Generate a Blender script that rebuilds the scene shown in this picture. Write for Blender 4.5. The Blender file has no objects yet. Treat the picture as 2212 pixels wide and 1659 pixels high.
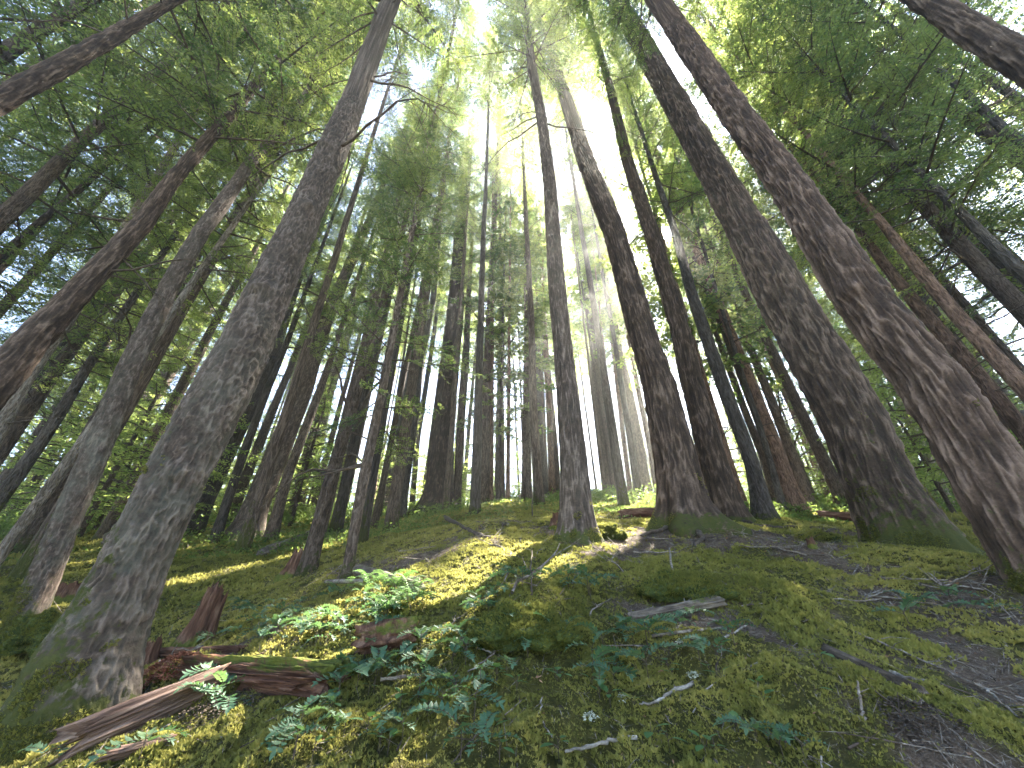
import bpy, math, random
import numpy as np
from mathutils import Vector, Matrix

# ------------------------------------------------------------------ camera, sky, sun, exposure
scene = bpy.context.scene
C = scene.collection
W_, H_, F_, PITCH = 2212.0, 1659.0, 831.0, math.radians(31.6)
cam_d = bpy.data.cameras.new("camera"); cam = bpy.data.objects.new("camera", cam_d); C.objects.link(cam)
cam.location = (0, 0, 0); cam.rotation_euler = (math.pi/2 + PITCH, 0, 0)
cam_d.sensor_width = 36; cam_d.lens = 36*F_/W_; cam_d.clip_start = 0.05; cam_d.clip_end = 2000
scene.camera = cam
CP, SP = math.cos(PITCH), math.sin(PITCH)
def ray(px, py):
    u, v = px - W_/2, H_/2 - py
    d = np.array([u, F_*CP - v*SP, F_*SP + v*CP]); return d/np.linalg.norm(d)
SUN = ray(1433, 506)                                  # direction towards the sun
LAMP = ray(1416, 493)
sun_el = math.asin(LAMP[2]); sun_az = math.atan2(LAMP[0], LAMP[1])
world = bpy.data.worlds.new("World"); scene.world = world; world.use_nodes = True
nt = world.node_tree; bg = nt.nodes['Background']
sky = nt.nodes.new('ShaderNodeTexSky'); sky.sky_type = 'NISHITA'; sky.sun_disc = False
sky.sun_elevation = sun_el; sky.sun_rotation = sun_az; sky.dust_density = .1; sky.ozone_density = 3.0; sky.altitude = 2000
nt.links.new(sky.outputs[0], bg.inputs[0]); bg.inputs[1].default_value = 0.05
sl = bpy.data.lights.new("sun", 'SUN'); sl.energy = 5.0; sl.angle = math.radians(0.53); sl.color = (1, .93, .80)
so = bpy.data.objects.new("sun_lamp", sl); C.objects.link(so)
so.rotation_euler = Vector(LAMP.tolist()).to_track_quat('Z', 'Y').to_euler()
scene.view_settings.view_transform = 'Standard'; scene.view_settings.look = 'None'
scene.view_settings.exposure = 3.8; scene.view_settings.gamma = 1
scene.render.engine = 'CYCLES'
cy = scene.cycles
cy.max_bounces = 6; cy.diffuse_bounces = 4; cy.glossy_bounces = 2; cy.transmission_bounces = 4; cy.volume_bounces = 0
cy.transparent_max_bounces = 6; cy.use_denoising = True; cy.caustics_reflective = False; cy.caustics_refractive = False
cy.sample_clamp_indirect = 6; cy.use_adaptive_sampling = True; cy.adaptive_threshold = 0.02
HAZE = 0.0026

# ------------------------------------------------------------------ noise
def _hash(ix, iy, iz, seed):
    seed = int(seed)
    h = (ix.astype(np.int64)*374761393 + iy.astype(np.int64)*668265263 + iz.astype(np.int64)*2147483647 + seed*1274126177) & 0xffffffff
    h = ((h ^ (h >> 13)) * 1274126177) & 0xffffffff
    h = ((h ^ (h >> 15)) * 2246822519) & 0xffffffff
    return ((h ^ (h >> 16)) & 0xffffff) / float(0xffffff)
def vn(x, y, z=0.0, seed=0):
    x, y, z = np.broadcast_arrays(np.asarray(x, float), np.asarray(y, float), np.asarray(z, float))
    fx, fy, fz = np.floor(x), np.floor(y), np.floor(z)
    tx, ty, tz = x-fx, y-fy, z-fz
    tx, ty, tz = [t*t*(3-2*t) for t in (tx, ty, tz)]
    r = 0
    for a in (0, 1):
        for b in (0, 1):
            for c in (0, 1):
                w = (tx if a else 1-tx)*(ty if b else 1-ty)*(tz if c else 1-tz)
                r = r + w*_hash(fx+a, fy+b, fz+c, seed)
    return r*2-1
def fbm(x, y, z=0.0, seed=0, oct=4):
    s, a = 0, 1.0
    x, y, z = np.asarray(x, float), np.asarray(y, float), np.asarray(z, float)
    for i in range(oct):
        s = s + a*vn(x, y, z, seed+i*17); a *= .5; x, y, z = x*2.03+5.1, y*2.03+1.7, z*2.03+3.3
    return s
def sstep(a, b, x):
    t = np.clip((x-a)/(b-a), 0, 1); return t*t*(3-2*t)

# ------------------------------------------------------------------ terrain
def h0(x, y):
    x = np.asarray(x, float); y = np.asarray(y, float)
    ye = np.clip(y, -60, 72)
    z = -1 + .36*ye - .0025*np.where(ye > 0, ye*ye, 0)
    z = z - .75*(1-np.exp(-(np.minimum(x, 0)/2.5)**2)) - .0012*np.minimum(x*x, 1600)
    near = 1/(1+((x*x+y*y)/900.))
    z = z + .10*near*fbm(x*.45, y*.45, 0, 3, 2)*sstep(.5, 3, np.hypot(x, y))
    return z
MOUNDS = []
def hm(x, y):
    z = h0(x, y)
    for (mx, my, r, hh) in MOUNDS:
        z = z + hh*np.exp(-(((x-mx)**2+(y-my)**2)/(r*r)))
    return z
def h(x, y):
    return hm(x, y) + .035*fbm(np.asarray(x)*2.2, np.asarray(y)*2.2, 0, 11, 3)
def at(px, py, f=None):
    f = f or h
    d = ray(px, py); ts = np.concatenate([np.arange(.5, 12, .02), np.arange(12, 90, .1)])
    z = ts*d[2]-f(ts*d[0], ts*d[1]); k = np.nonzero(z < 0)[0]
    if len(k) == 0:
        k = [int(np.argmin(z/ts))]
    t = ts[k[0]]; return np.array([t*d[0], t*d[1], float(f(t*d[0], t*d[1]))])
for (px, py, r, hh) in [(1150, 1345, .30, .20), (1760, 1500, .34, .12), (1230, 1300, .25, .06), (945, 1115, 1.0, .28), (1050, 1140, .6, .10),
                        (2000, 1215, 1.0, .10), (1490, 1145, .9, .15), (1520, 1420, .3, .06), (820, 1170, .5, .10), (700, 1250, .5, .10),
                        (1650, 1280, .4, .08), (1620, 1190, .5, .12), (1300, 1230, .5, .06), (90, 1370, .45, .22), (1480, 1290, .3, .05), (2050, 1620, .3, .05)]:
    p = at(px, py, h0); MOUNDS.append((p[0], p[1], r, hh))
LITTER = []
for (px, py, r) in [(1080, 1150, 1.3), (1000, 1190, .8), (1150, 1120, 1.2), (1480, 1160, 1.3), (1600, 1165, 1.2), (1700, 1170, 1.0), (1380, 1150, .9),
                    (2150, 1440, .35), (2190, 1330, .5), (2000, 1560, .12), (470, 1560, .30), (1480, 1345, .22), (1560, 1350, .2), (1330, 1310, .25),
                    (760, 1235, .5), (860, 1225, .4), (2080, 1620, .2), (1150, 1405, .12), (1420, 1300, .2), (250, 1590, .3)]:
    p = at(px, py, hm); LITTER.append((p[0], p[1], r))
def moss_mask(x, y):
    m = .80 + .42*fbm(x*.9, y*.9, 0, 21, 4)
    for (mx, my, r) in LITTER:
        m = m - .34*np.exp(-(((x-mx)**2+(y-my)**2)/(r*r)))
    m = m + .22*fbm(x*6, y*6, 0, 31, 3)
    return sstep(.22, .55, m)

# ------------------------------------------------------------------ mesh + tag helpers
def mesh_np(name, v, q=None, t=None, mats=(), mi=None, attr=None, smooth=False):
    me = bpy.data.meshes.new(name)
    v = np.asarray(v, np.float32)
    fs = []
    if q is not None and len(q): fs.append(np.asarray(q, np.int32))
    if t is not None and len(t): fs.append(np.asarray(t, np.int32))
    me.vertices.add(len(v)); me.vertices.foreach_set('co', v.ravel())
    tot = np.concatenate([np.full(len(f), f.shape[1], np.int32) for f in fs])
    loops = np.concatenate([f.ravel() for f in fs])
    me.loops.add(len(loops)); me.loops.foreach_set('vertex_index', loops)
    me.polygons.add(len(tot)); st = np.concatenate([[0], np.cumsum(tot)[:-1]]).astype(np.int32)
    me.polygons.foreach_set('loop_start', st); me.polygons.foreach_set('loop_total', tot)
    if mi is not None: me.polygons.foreach_set('material_index', np.asarray(mi, np.int32))
    if smooth is not False:
        sm = np.ones(len(tot), bool) if smooth is True else np.asarray(smooth, bool)
        me.polygons.foreach_set('use_smooth', sm)
    for k, a in (attr or {}).items():
        A = me.attributes.new(k, 'FLOAT', 'POINT'); A.data.foreach_set('value', np.asarray(a, np.float32))
    for m in mats: me.materials.append(m)
    me.update(calc_edges=True); me.validate()
    return me
def link(name, data, parent=None, loc=None, mat=None):
    o = bpy.data.objects.new(name, data); C.objects.link(o)
    if parent is not None: o.parent = parent
    if mat is not None: o.matrix_local = mat
    elif loc is not None: o.location = [float(c) for c in loc]
    return o
def tag(o, label=None, cat=None, group=None, kind=None):
    if label: o['label'] = label
    if cat: o['category'] = cat
    if group: o['group'] = group
    if kind: o['kind'] = kind
    return o

# ------------------------------------------------------------------ materials
def newmat(name):
    m = bpy.data.materials.new(name); m.use_nodes = True; t = m.node_tree
    b = t.nodes['Principled BSDF']; b.inputs['Specular IOR Level'].default_value = .25; b.inputs['Roughness'].default_value = .85
    return m, t, b, t.nodes['Material Output']
def N(t, k, **kw):
    n = t.nodes.new(k)
    for a, b in kw.items():
        if a.startswith('i_'): n.inputs[a[2:].replace('_', ' ')].default_value = b
        else: setattr(n, a, b)
    return n
def ramp(t, src, stops):
    r = t.nodes.new('ShaderNodeValToRGB'); e = r.color_ramp.elements
    while len(e) < len(stops): e.new(.5)
    for k, (p, c) in enumerate(stops): e[k].position = p; e[k].color = (*c, 1)
    t.links.new(src, r.inputs[0]); return r.outputs[0]
def mixc(t, f, a, b, mode='MIX'):
    n = t.nodes.new('ShaderNodeMix'); n.data_type = 'RGBA'; n.blend_type = mode
    for s, i in ((f, 0), (a, 6), (b, 7)):
        if hasattr(s, 'links'): t.links.new(s, n.inputs[i])
        elif i == 0: n.inputs[0].default_value = s
        else: n.inputs[i].default_value = (*s, 1)
    return n.outputs[2]
def math_(t, op, a, b=None, c=None):
    n = t.nodes.new('ShaderNodeMath'); n.operation = op
    for s, i in ((a, 0), (b, 1), (c, 2)):
        if s is None: continue
        if hasattr(s, 'links'): t.links.new(s, n.inputs[i])
        else: n.inputs[i].default_value = s
    return n.outputs[0]
def coords(t, scale, rnd=True):
    tc = t.nodes.new('ShaderNodeTexCoord'); mp = t.nodes.new('ShaderNodeMapping'); mp.inputs['Scale'].default_value = scale
    t.links.new(tc.outputs['Object'], mp.inputs['Vector'])
    if rnd:
        oi = t.nodes.new('ShaderNodeObjectInfo'); mu = t.nodes.new('ShaderNodeMath'); mu.operation = 'MULTIPLY'; mu.inputs[1].default_value = 37.
        cx = t.nodes.new('ShaderNodeCombineXYZ'); t.links.new(oi.outputs['Random'], mu.inputs[0])
        for k in range(3): t.links.new(mu.outputs[0], cx.inputs[k])
        t.links.new(cx.outputs[0], mp.inputs['Location'])
    return mp.outputs[0]
def noise(t, vec, scale, detail=4, rough=.6, dist=0):
    n = N(t, 'ShaderNodeTexNoise'); n.inputs['Scale'].default_value = scale; n.inputs['Detail'].default_value = detail
    n.inputs['Roughness'].default_value = rough; n.inputs['Distortion'].default_value = dist
    t.links.new(vec, n.inputs['Vector']); return n.outputs['Fac']
def bump(t, b, hgt, strength, dist):
    n = N(t, 'ShaderNodeBump'); n.inputs['Strength'].default_value = strength; n.inputs['Distance'].default_value = dist
    t.links.new(hgt, n.inputs['Height']); t.links.new(n.outputs[0], b.inputs['Normal'])
def attr(t, name):
    n = t.nodes.new('ShaderNodeAttribute'); n.attribute_name = name; return n.outputs['Fac']
MOSS_STOPS = [(0, (.030, .045, .010)), (.4, (.075, .095, .016)), (.7, (.14, .14, .025)), (1, (.20, .18, .04))]

def bark_mat(name, deep, mid, light, detail=False, tint=.5, vscale=9., lichen=None):
    m, t, b, o = newmat(name)
    v = coords(t, (1, 1, .22)); v1 = coords(t, (1, 1, 1))
    n1 = noise(t, v, 6, 5, .65, .4); n2 = noise(t, v1, 40, 4, .7); n3 = noise(t, v1, 1.3, 3, .5)
    if detail:
        f = attr(t, 'ridge')
    else:
        na = noise(t, v, vscale*.9, 2, .5, .6); nb = noise(t, v, vscale*1.9, 2, .5, .4)
        def rg_(x): return math_(t, 'MAXIMUM', math_(t, 'MULTIPLY_ADD', math_(t, 'ABSOLUTE', math_(t, 'SUBTRACT', x, .5)), -9., 1.), 0.)
        f = math_(t, 'ADD', math_(t, 'MULTIPLY', rg_(na), .62), math_(t, 'MULTIPLY', rg_(nb), .45))
    hh = math_(t, 'ADD', f, math_(t, 'MULTIPLY', n2, .35))
    fac = math_(t, 'ADD', math_(t, 'MULTIPLY', f, .62), math_(t, 'MULTIPLY', math_(t, 'SUBTRACT', math_(t, 'ADD', n1, n2), .6), .55))
    col = ramp(t, fac, [(.16, deep), (.48, mid), (.82, light)])
    col = mixc(t, math_(t, 'MULTIPLY', n3, tint), col, (.10, .085, .06), 'MIX')
    oi = t.nodes.new('ShaderNodeObjectInfo')
    if lichen:
        ln = noise(t, v1, 4.5, 5, .7); la = attr(t, 'lichen')
        lf = math_(t, 'MULTIPLY', ramp(t, ln, [(.42, (0, 0, 0)), (.62, (1, 1, 1))]), la)
        col = mixc(t, lf, col, lichen)
    mo = attr(t, 'moss')
    mn = noise(t, v1, 14, 4, .7)
    mf = ramp(t, math_(t, 'ADD', mo, math_(t, 'MULTIPLY', math_(t, 'SUBTRACT', mn, .5), 2.0)), [(.45, (0, 0, 0)), (.62, (1, 1, 1))])
    mc = ramp(t, noise(t, v1, 30, 4, .7), MOSS_STOPS)
    col = mixc(t, mf, col, mixc(t, .6, mc, (.028, .028, .012)))
    hsv = N(t, 'ShaderNodeHueSaturation'); t.links.new(col, hsv.inputs['Color'])
    t.links.new(math_(t, 'MULTIPLY_ADD', oi.outputs['Random'], .5, .78), hsv.inputs['Value'])
    t.links.new(hsv.outputs[0], b.inputs['Base Color'])
    b.inputs['Roughness'].default_value = .9
    bump(t, b, hh if not detail else math_(t, 'ADD', n2, math_(t, 'MULTIPLY', n1, .5)), .9 if not detail else .7, .03 if not detail else .012)
    return m
M = {}
M['fir_detail'] = bark_mat('furrowed_bark_near', (.013, .008, .006), (.066, .043, .031), (.205, .145, .110), True, .15)
M['fir_red_detail'] = bark_mat('reddish_furrowed_bark_near', (.015, .008, .006), (.076, .047, .034), (.215, .146, .112), True, .14)
M['fir'] = bark_mat('furrowed_bark', (.024, .015, .011), (.085, .058, .044), (.17, .125, .10), False, .2, 11)
M['hemlock_detail'] = bark_mat('scaly_bark_near', (.013, .009, .007), (.078, .054, .043), (.215, .165, .138), True, .3, lichen=(.17, .175, .14))
M['hemlock'] = bark_mat('scaly_bark', (.03, .02, .014), (.105, .073, .055), (.20, .15, .12), False, .25, 20)
M['red'] = bark_mat('reddish_and_sunlit_bark', (.05, .028, .02), (.155, .092, .065), (.28, .175, .13), False, .2, 13)  # natural red-brown, also the sun's orange painted onto the lit mid-right trunks
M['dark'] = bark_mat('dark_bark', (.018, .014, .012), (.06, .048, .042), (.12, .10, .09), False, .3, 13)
M['pale'] = bark_mat('pale_sunlit_bark', (.09, .07, .05), (.24, .19, .15), (.42, .36, .30), False, .3, 20)  # light tone; for the lit left trunks, sun put into the bark colour

def leaf_mat(name, c0, c1, c2, tr, transl=.45, rough=.5, spec=.3, nscale=1.2):
    m, t, b, o = newmat(name)
    a = attr(t, 'tint'); v = coords(t, (1, 1, 1)); n = noise(t, v, nscale, 2, .5)
    oi = t.nodes.new('ShaderNodeObjectInfo')
    f = math_(t, 'ADD', math_(t, 'MULTIPLY', a, .55), math_(t, 'ADD', math_(t, 'MULTIPLY', n, .35), math_(t, 'MULTIPLY', math_(t, 'SUBTRACT', oi.outputs['Random'], .4), .35)))
    col = ramp(t, f, [(.15, c0), (.5, c1), (.9, c2)])
    t.links.new(col, b.inputs['Base Color']); b.inputs['Roughness'].default_value = rough; b.inputs['Specular IOR Level'].default_value = spec
    ts = N(t, 'ShaderNodeBsdfTranslucent'); tc = mixc(t, f, tr[0], tr[1]); t.links.new(tc, ts.inputs[0])
    mx = N(t, 'ShaderNodeMixShader'); mx.inputs[0].default_value = transl
    t.links.new(b.outputs[0], mx.inputs[1]); t.links.new(ts.outputs[0], mx.inputs[2]); t.links.new(mx.outputs[0], o.inputs['Surface'])
    return m
M['leaf'] = leaf_mat('conifer_foliage', (.020, .048, .024), (.050, .085, .030), (.12, .145, .038), ((.10, .20, .055), (.56, .62, .15)), .5)  # dark bluish to yellow range paints canopy shade and sun into the leaf colour
M['leaf_bright'] = leaf_mat('young_and_sunlit_foliage', (.05, .09, .025), (.09, .14, .035), (.14, .18, .05), ((.28, .42, .09), (.60, .68, .18)), .55)  # brighter leaf: young trees' own green, and sun painted into the far crowns
M['cover'] = leaf_mat('ground_cover_leaves', (.05, .09, .025), (.08, .13, .035), (.14, .18, .05), ((.18, .3, .06), (.42, .5, .12)), .5)
M['grape'] = leaf_mat('glossy_blue_green_leaf', (.045, .105, .060), (.075, .15, .085), (.15, .20, .09), ((.08, .20, .07), (.20, .30, .08)), .32, .55, .3, 3)
M['oval'] = leaf_mat('soft_green_leaf', (.05, .12, .04), (.08, .17, .06), (.13, .22, .07), ((.1, .24, .05), (.2, .34, .08)), .35, .5, .35, 3)
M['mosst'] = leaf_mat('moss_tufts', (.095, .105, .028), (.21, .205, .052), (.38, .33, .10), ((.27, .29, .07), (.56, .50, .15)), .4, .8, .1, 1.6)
def simple(name, stops, sc, scale, dist=.01, rough=.9, det=5, bs=.8, moss=False):
    m, t, b, o = newmat(name); v = coords(t, sc); n = noise(t, v, scale, det, .7, .3)
    col = ramp(t, n, stops)
    if moss:
        v1 = coords(t, (1, 1, 1)); mf = ramp(t, math_(t, 'ADD', attr(t, 'moss'), math_(t, 'MULTIPLY', math_(t, 'SUBTRACT', noise(t, v1, 12, 4, .7), .5), 1.2)), [(.45, (0, 0, 0)), (.6, (1, 1, 1))])
        col = mixc(t, mf, col, ramp(t, noise(t, v1, 35, 3, .7), MOSS_STOPS))
    t.links.new(col, b.inputs['Base Color']); b.inputs['Roughness'].default_value = rough
    bump(t, b, n, bs, dist); return m
M['wood'] = simple('weathered_wood', [(.3, (.045, .026, .018)), (.5, (.17, .105, .078)), (.7, (.34, .25, .20))], (1.0, 14, 14), 2.0, .02)
M['rot'] = simple('rotten_red_wood', [(.3, (.035, .014, .009)), (.5, (.125, .058, .036)), (.72, (.29, .18, .12))], (1.5, 10, 10), 2.2, .03, moss=True)
M['rotv'] = simple('rotten_stump_wood', [(.3, (.030, .014, .010)), (.5, (.12, .060, .038)), (.72, (.28, .18, .12))], (10, 10, 1.5), 2.2, .03, moss=True)
M['log'] = simple('old_log_bark', [(.3, (.04, .03, .022)), (.5, (.125, .10, .078)), (.75, (.26, .225, .185))], (1.5, 5, 5), 5, .015, moss=True)
M['root'] = simple('root_bark', [(.3, (.03, .022, .016)), (.5, (.085, .065, .05)), (.75, (.17, .14, .11))], (2, 5, 5), 5, .01, moss=False)
M['stick'] = simple('dead_stick', [(.35, (.07, .05, .04)), (.5, (.19, .155, .125)), (.7, (.40, .36, .31))], (3, 6, 6), 6, .004)
M['whitestick'] = simple('bleached_stick', [(.3, (.05, .04, .03)), (.5, (.20, .175, .145)), (.72, (.44, .41, .36))], (3, 6, 6), 5, .004)
M['twig'] = simple('dry_twig', [(.3, (.045, .032, .025)), (.6, (.12, .09, .07))], (2, 2, 2), 5, .003)
M['chips'] = simple('red_wood_chips', [(.3, (.14, .04, .022)), (.5, (.34, .13, .075)), (.7, (.58, .34, .22))], (8, 8, 8), 4, .005)
M['deadleaf'] = simple('dead_leaf', [(.3, (.18, .09, .05)), (.6, (.38, .22, .13))], (8, 8, 8), 4, .002)
M['lichen'] = simple('pale_lichen', [(.3, (.26, .28, .20)), (.6, (.55, .56, .44))], (8, 8, 8), 4, .004)
M['mossrock'] = simple('deep_moss', [(.25, (.015, .024, .006)), (.5, (.045, .06, .012)), (.75, (.10, .11, .02))], (1, 1, 1), 18, .03)

def ground_mat():
    m, t, b, o = newmat('mossy_forest_floor'); v = coords(t, (1, 1, 1), False)
    a = attr(t, 'moss'); nf = noise(t, v, 55, 5, .75); nm = noise(t, v, 7, 4, .6); nl = noise(t, v, .9, 3, .5)
    mc = ramp(t, math_(t, 'ADD', math_(t, 'MULTIPLY', nf, .5), math_(t, 'MULTIPLY', math_(t, 'ADD', nm, nl), .27)), [(.33, (.030, .034, .009)), (.5, (.085, .082, .018)), (.68, (.19, .165, .035))])
    lc = ramp(t, math_(t, 'ADD', math_(t, 'MULTIPLY', nf, .6), math_(t, 'MULTIPLY', nm, .4)), [(.32, (.045, .030, .020)), (.5, (.14, .098, .068)), (.62, (.23, .175, .13)), (.75, (.36, .30, .24))])
    col = mixc(t, a, lc, mc); t.links.new(col, b.inputs['Base Color']); b.inputs['Roughness'].default_value = .95
    bump(t, b, math_(t, 'ADD', nf, math_(t, 'MULTIPLY', nm, .6)), 1.0, .05); return m
M['ground'] = ground_mat()

# ------------------------------------------------------------------ ground sheet
def cushion(X, Y):
    return (1-np.abs(vn(X*7+.4*vn(X*3, Y*3, 0, 5), Y*7, 0, 45)))**2*.6 + (1-np.abs(vn(X*15, Y*15, 0, 46)))**2*.4 - .5
def fine(X, Y, mk):
    f = .5/(.5+np.hypot(X, Y)*.08)
    return f*(mk*(.095*cushion(X, Y) + .008*fbm(X*30, Y*30, 0, 43, 2)) + (1-mk)*.012*fbm(X*14, Y*14, 0, 47, 3))
def build_ground():
    rr = .25*np.exp(np.linspace(0, math.log(260/.25), 470)); na = 1000
    fw = np.linspace(-1.25, 1.25, 820); bw = np.linspace(1.25, 2*math.pi-1.25, na-820+2)[1:-1]
    th = np.concatenate([fw, bw]); na = len(th)
    R, T = np.meshgrid(rr, th, indexing='ij'); X = R*np.sin(T); Y = R*np.cos(T)
    mk = moss_mask(X, Y)
    Z = h(X, Y)
    Z += fine(X, Y, mk)
    v = np.stack([X, Y, Z], -1).reshape(-1, 3)
    i, j = np.meshgrid(np.arange(len(rr)-1), np.arange(na), indexing='ij'); j2 = (j+1) % na
    q = np.stack([i*na+j, i*na+j2, (i+1)*na+j2, (i+1)*na+j], -1).reshape(-1, 4)[:, ::-1]
    c0 = len(v); v = np.vstack([v, [[0, 0, float(h(0, 0))]]])
    tri = np.stack([np.arange(na), np.full(na, c0), (np.arange(na)+1) % na], -1)[:, ::-1]
    me = mesh_np('ground', v, q, tri, [M['ground']], attr={'moss': np.append(mk.ravel(), 1)}, smooth=True)
    tag(link('ground', me), kind='structure')
build_ground()

# ------------------------------------------------------------------ sprays and crowns
def tube(pts, rad, n=5, cap=False):
    pts = np.asarray(pts, float); rad = np.asarray(rad, float); m = len(pts)
    tg = np.gradient(pts, axis=0); tg /= np.linalg.norm(tg, axis=1)[:, None]+1e-9
    up = np.array([0, 0, 1.]) if abs(tg[0][2]) < .9 else np.array([1., 0, 0])
    a = np.cross(tg, up); a /= np.linalg.norm(a, axis=1)[:, None]+1e-9; b = np.cross(a, tg)
    th = np.arange(n)*2*math.pi/n
    v = pts[:, None] + rad[:, None, None]*(np.cos(th)[None, :, None]*a[:, None] + np.sin(th)[None, :, None]*b[:, None])
    i, j = np.meshgrid(np.arange(m-1), np.arange(n), indexing='ij'); j2 = (j+1) % n
    q = np.stack([i*n+j, i*n+j2, (i+1)*n+j2, (i+1)*n+j], -1).reshape(-1, 4)
    v = v.reshape(-1, 3)
    if cap and n == 4: q = np.vstack([q, [[3, 2, 1, 0]], [[(m-1)*n+k for k in range(4)]]])
    return v, q
class MB:
    def __init__(s): s.v = []; s.q = []; s.m = []; s.t = []; s.n = 0
    def add(s, v, q, mi=0, tint=.5):
        s.v.append(v); s.q.append(np.asarray(q)+s.n); s.m.append(np.full(len(q), mi)); s.n += len(v)
        s.t.append(np.full(len(v), tint) if np.isscalar(tint) else tint)
    def arrays(s): return np.vstack(s.v), np.vstack(s.q), np.concatenate(s.m), np.concatenate(s.t)
    def mesh(s, name, mats, smooth=False, extra=None):
        v, q, m, t = s.arrays(); a = {'tint': t}; a.update(extra or {})
        return mesh_np(name, v, q, None, mats, m, a, smooth)

def leaf_quads(c, t, nrm, ln, wd):
    """diamond quads: base c, direction t, plane normal nrm"""
    s = np.cross(nrm, t); s /= np.linalg.norm(s, axis=1)[:, None]+1e-9
    ln = ln[:, None]; wd = wd[:, None]
    v = np.stack([c, c+t*ln*.45+s*wd, c+t*ln, c+t*ln*.45-s*wd], 1).reshape(-1, 3)
    return v
def spray(L, rng, step=.12, tw=.045, ll=.095, lw=.017, sparse=0.):
    """one flat conifer bough along +x: returns leaf verts, tints, wood"""
    dr = rng.uniform(.04, .16)/L; side_b = rng.uniform(-.08, .08)
    ax = lambda x: np.array([x, side_b*x*x/L, -dr*x*x])
    V, T = [], []; wood = MB()
    xs = np.linspace(0, L, 6); wood.add(*tube([ax(x) for x in xs], .018*L**.5*(1-xs/L)+.003, 3), 0, .5)
    x = L*rng.uniform(.12, .28)
    while x < L:
        for sgn in (-1, 1):
            if rng.random() < .10+sparse: continue
            k = (x/L); l = L*.46*(1-k)**.75*(.55+.45*min(1, k*3.3))*rng.uniform(.6, 1.15)+.07
            ang = sgn*rng.uniform(.75, 1.15); pit = rng.normal(0, .16)-.10
            p0 = ax(x); d = np.array([math.cos(ang)*math.cos(pit), math.sin(ang)*math.cos(pit), math.sin(pit)])
            n = max(2, int(l/tw)); s = (np.arange(n)+.5)/n*l
            P = p0 + s[:, None]*d + np.stack([0*s, 0*s, -.12*s*s/max(l, .2)], 1)
            wood.add(*tube([p0, p0+d*l*.5, P[-1]], [.006, .004, .002], 3), 0, .5) if l > .35 else None
            ti = rng.random()
            for s2 in (-1, 1):
                a2 = s2*rng.normal(.85, .15, n)
                ca, sa = np.cos(a2), np.sin(a2); dh = np.array([-d[1], d[0], 0])
                tt = ca[:, None]*d + sa[:, None]*dh + np.stack([0*s, 0*s, rng.normal(-.1, .38, n)], 1)
                tt /= np.linalg.norm(tt, axis=1)[:, None]
                nn = np.stack([rng.normal(0, .45, n), rng.normal(0, .45, n), np.ones(n)], 1)
                le = ll*rng.uniform(.6, 1.25, n)*(1-.4*s/l)
                V.append(leaf_quads(P, tt, nn, le, lw*rng.uniform(.7, 1.3, n)*(le/ll)**.3))
                T.append(np.repeat(np.clip(ti+rng.normal(0, .15, n), 0, 1), 4))
        x += step*rng.uniform(.7, 1.3)
    wv, wq, _, _ = wood.arrays()
    return np.vstack(V), np.concatenate(T), wv, wq
rng = np.random.default_rng(7)
SPR = {'hi': {L: [spray(L, rng) for _ in range(4)] for L in (1.0, 1.7, 2.6)},
       'lo': {L: [spray(L, rng, .20, .12, .25, .055) for _ in range(3)] for L in (1.0, 1.7, 2.6)}}
def crown_arrays(kind, H, R, rng, gap=.16, bare=.0, droop=.15):
    V, T, WV, WQ = [], [], [], []; n = 0; z = 0.0; az = rng.uniform(0, 6.28)
    while z < H:
        k = z/H
        Lb = R*(1-k)**.7*(.55+.45*min(1, k*5+.3))*rng.uniform(.55, 1.18)
        az += 2.4+rng.normal(0, .35); Lb = max(Lb, .35)
        if rng.random() > bare*(1-k):
            Ls = min((1.0, 1.7, 2.6), key=lambda q: abs(q-Lb)); sp = SPR[kind][Ls][rng.integers(0, len(SPR[kind][Ls]))]
            sc = Lb/Ls; el = -droop + .75*k + rng.normal(0, .12); roll = rng.normal(0, .25)
            Mx = (Matrix.Rotation(az, 3, 'Z') @ Matrix.Rotation(-el, 3, 'Y') @ Matrix.Rotation(roll, 3, 'X'))
            A = np.array(Mx)*sc
            V.append(sp[0] @ A.T + [0, 0, z]); T.append(np.clip(sp[1]+rng.normal(0, .18), 0, 1))
            WV.append(sp[2] @ A.T + [0, 0, z]); WQ.append(sp[3]+n); n += len(sp[2])
        z += gap*rng.uniform(.6, 1.4)*(1.0 if k < .8 else .7)
    return np.vstack(V).astype(np.float32), np.concatenate(T).astype(np.float32), np.vstack(WV).astype(np.float32), np.vstack(WQ)
def crown_mesh(name, arr, lm='leaf'):
    V, T, WV, WQ = arr
    q = np.arange(len(V)).reshape(-1, 4)
    v = np.vstack([V, WV]); qq = np.vstack([q, WQ+len(V)])
    mi = np.concatenate([np.zeros(len(q)), np.ones(len(WQ))])
    return mesh_np(name, v, qq, None, [M[lm], M['twig']], mi, {'tint': np.concatenate([T, np.full(len(WV), .5)])})
CH, CR = 19.0, 2.9
CROWN = {'hi': [crown_arrays('hi', CH, CR, rng, .23, .12) for _ in range(5)],
         'lo': [crown_arrays('lo', CH, CR, rng, .32, .15) for _ in range(5)]}
SAP = [crown_arrays('hi', 3.6, 1.5, rng, .10, .0, .05) for _ in range(3)]
SAPM = [crown_mesh('young_and_sunlit_foliage', a, 'leaf_bright') for a in SAP]
CM = {k: [crown_mesh('crown', a) for a in CROWN[k]] for k in CROWN}
CROWN['bright'] = CROWN['lo']; CM['bright'] = [crown_mesh('crown', a, 'leaf_bright') for a in CROWN['lo']]  # far crowns reuse the brighter leaf to look backlit by colour
print('crown quads', [len(a[0])//4 for a in CROWN['hi']], [len(a[0])//4 for a in CROWN['lo']])

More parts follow.
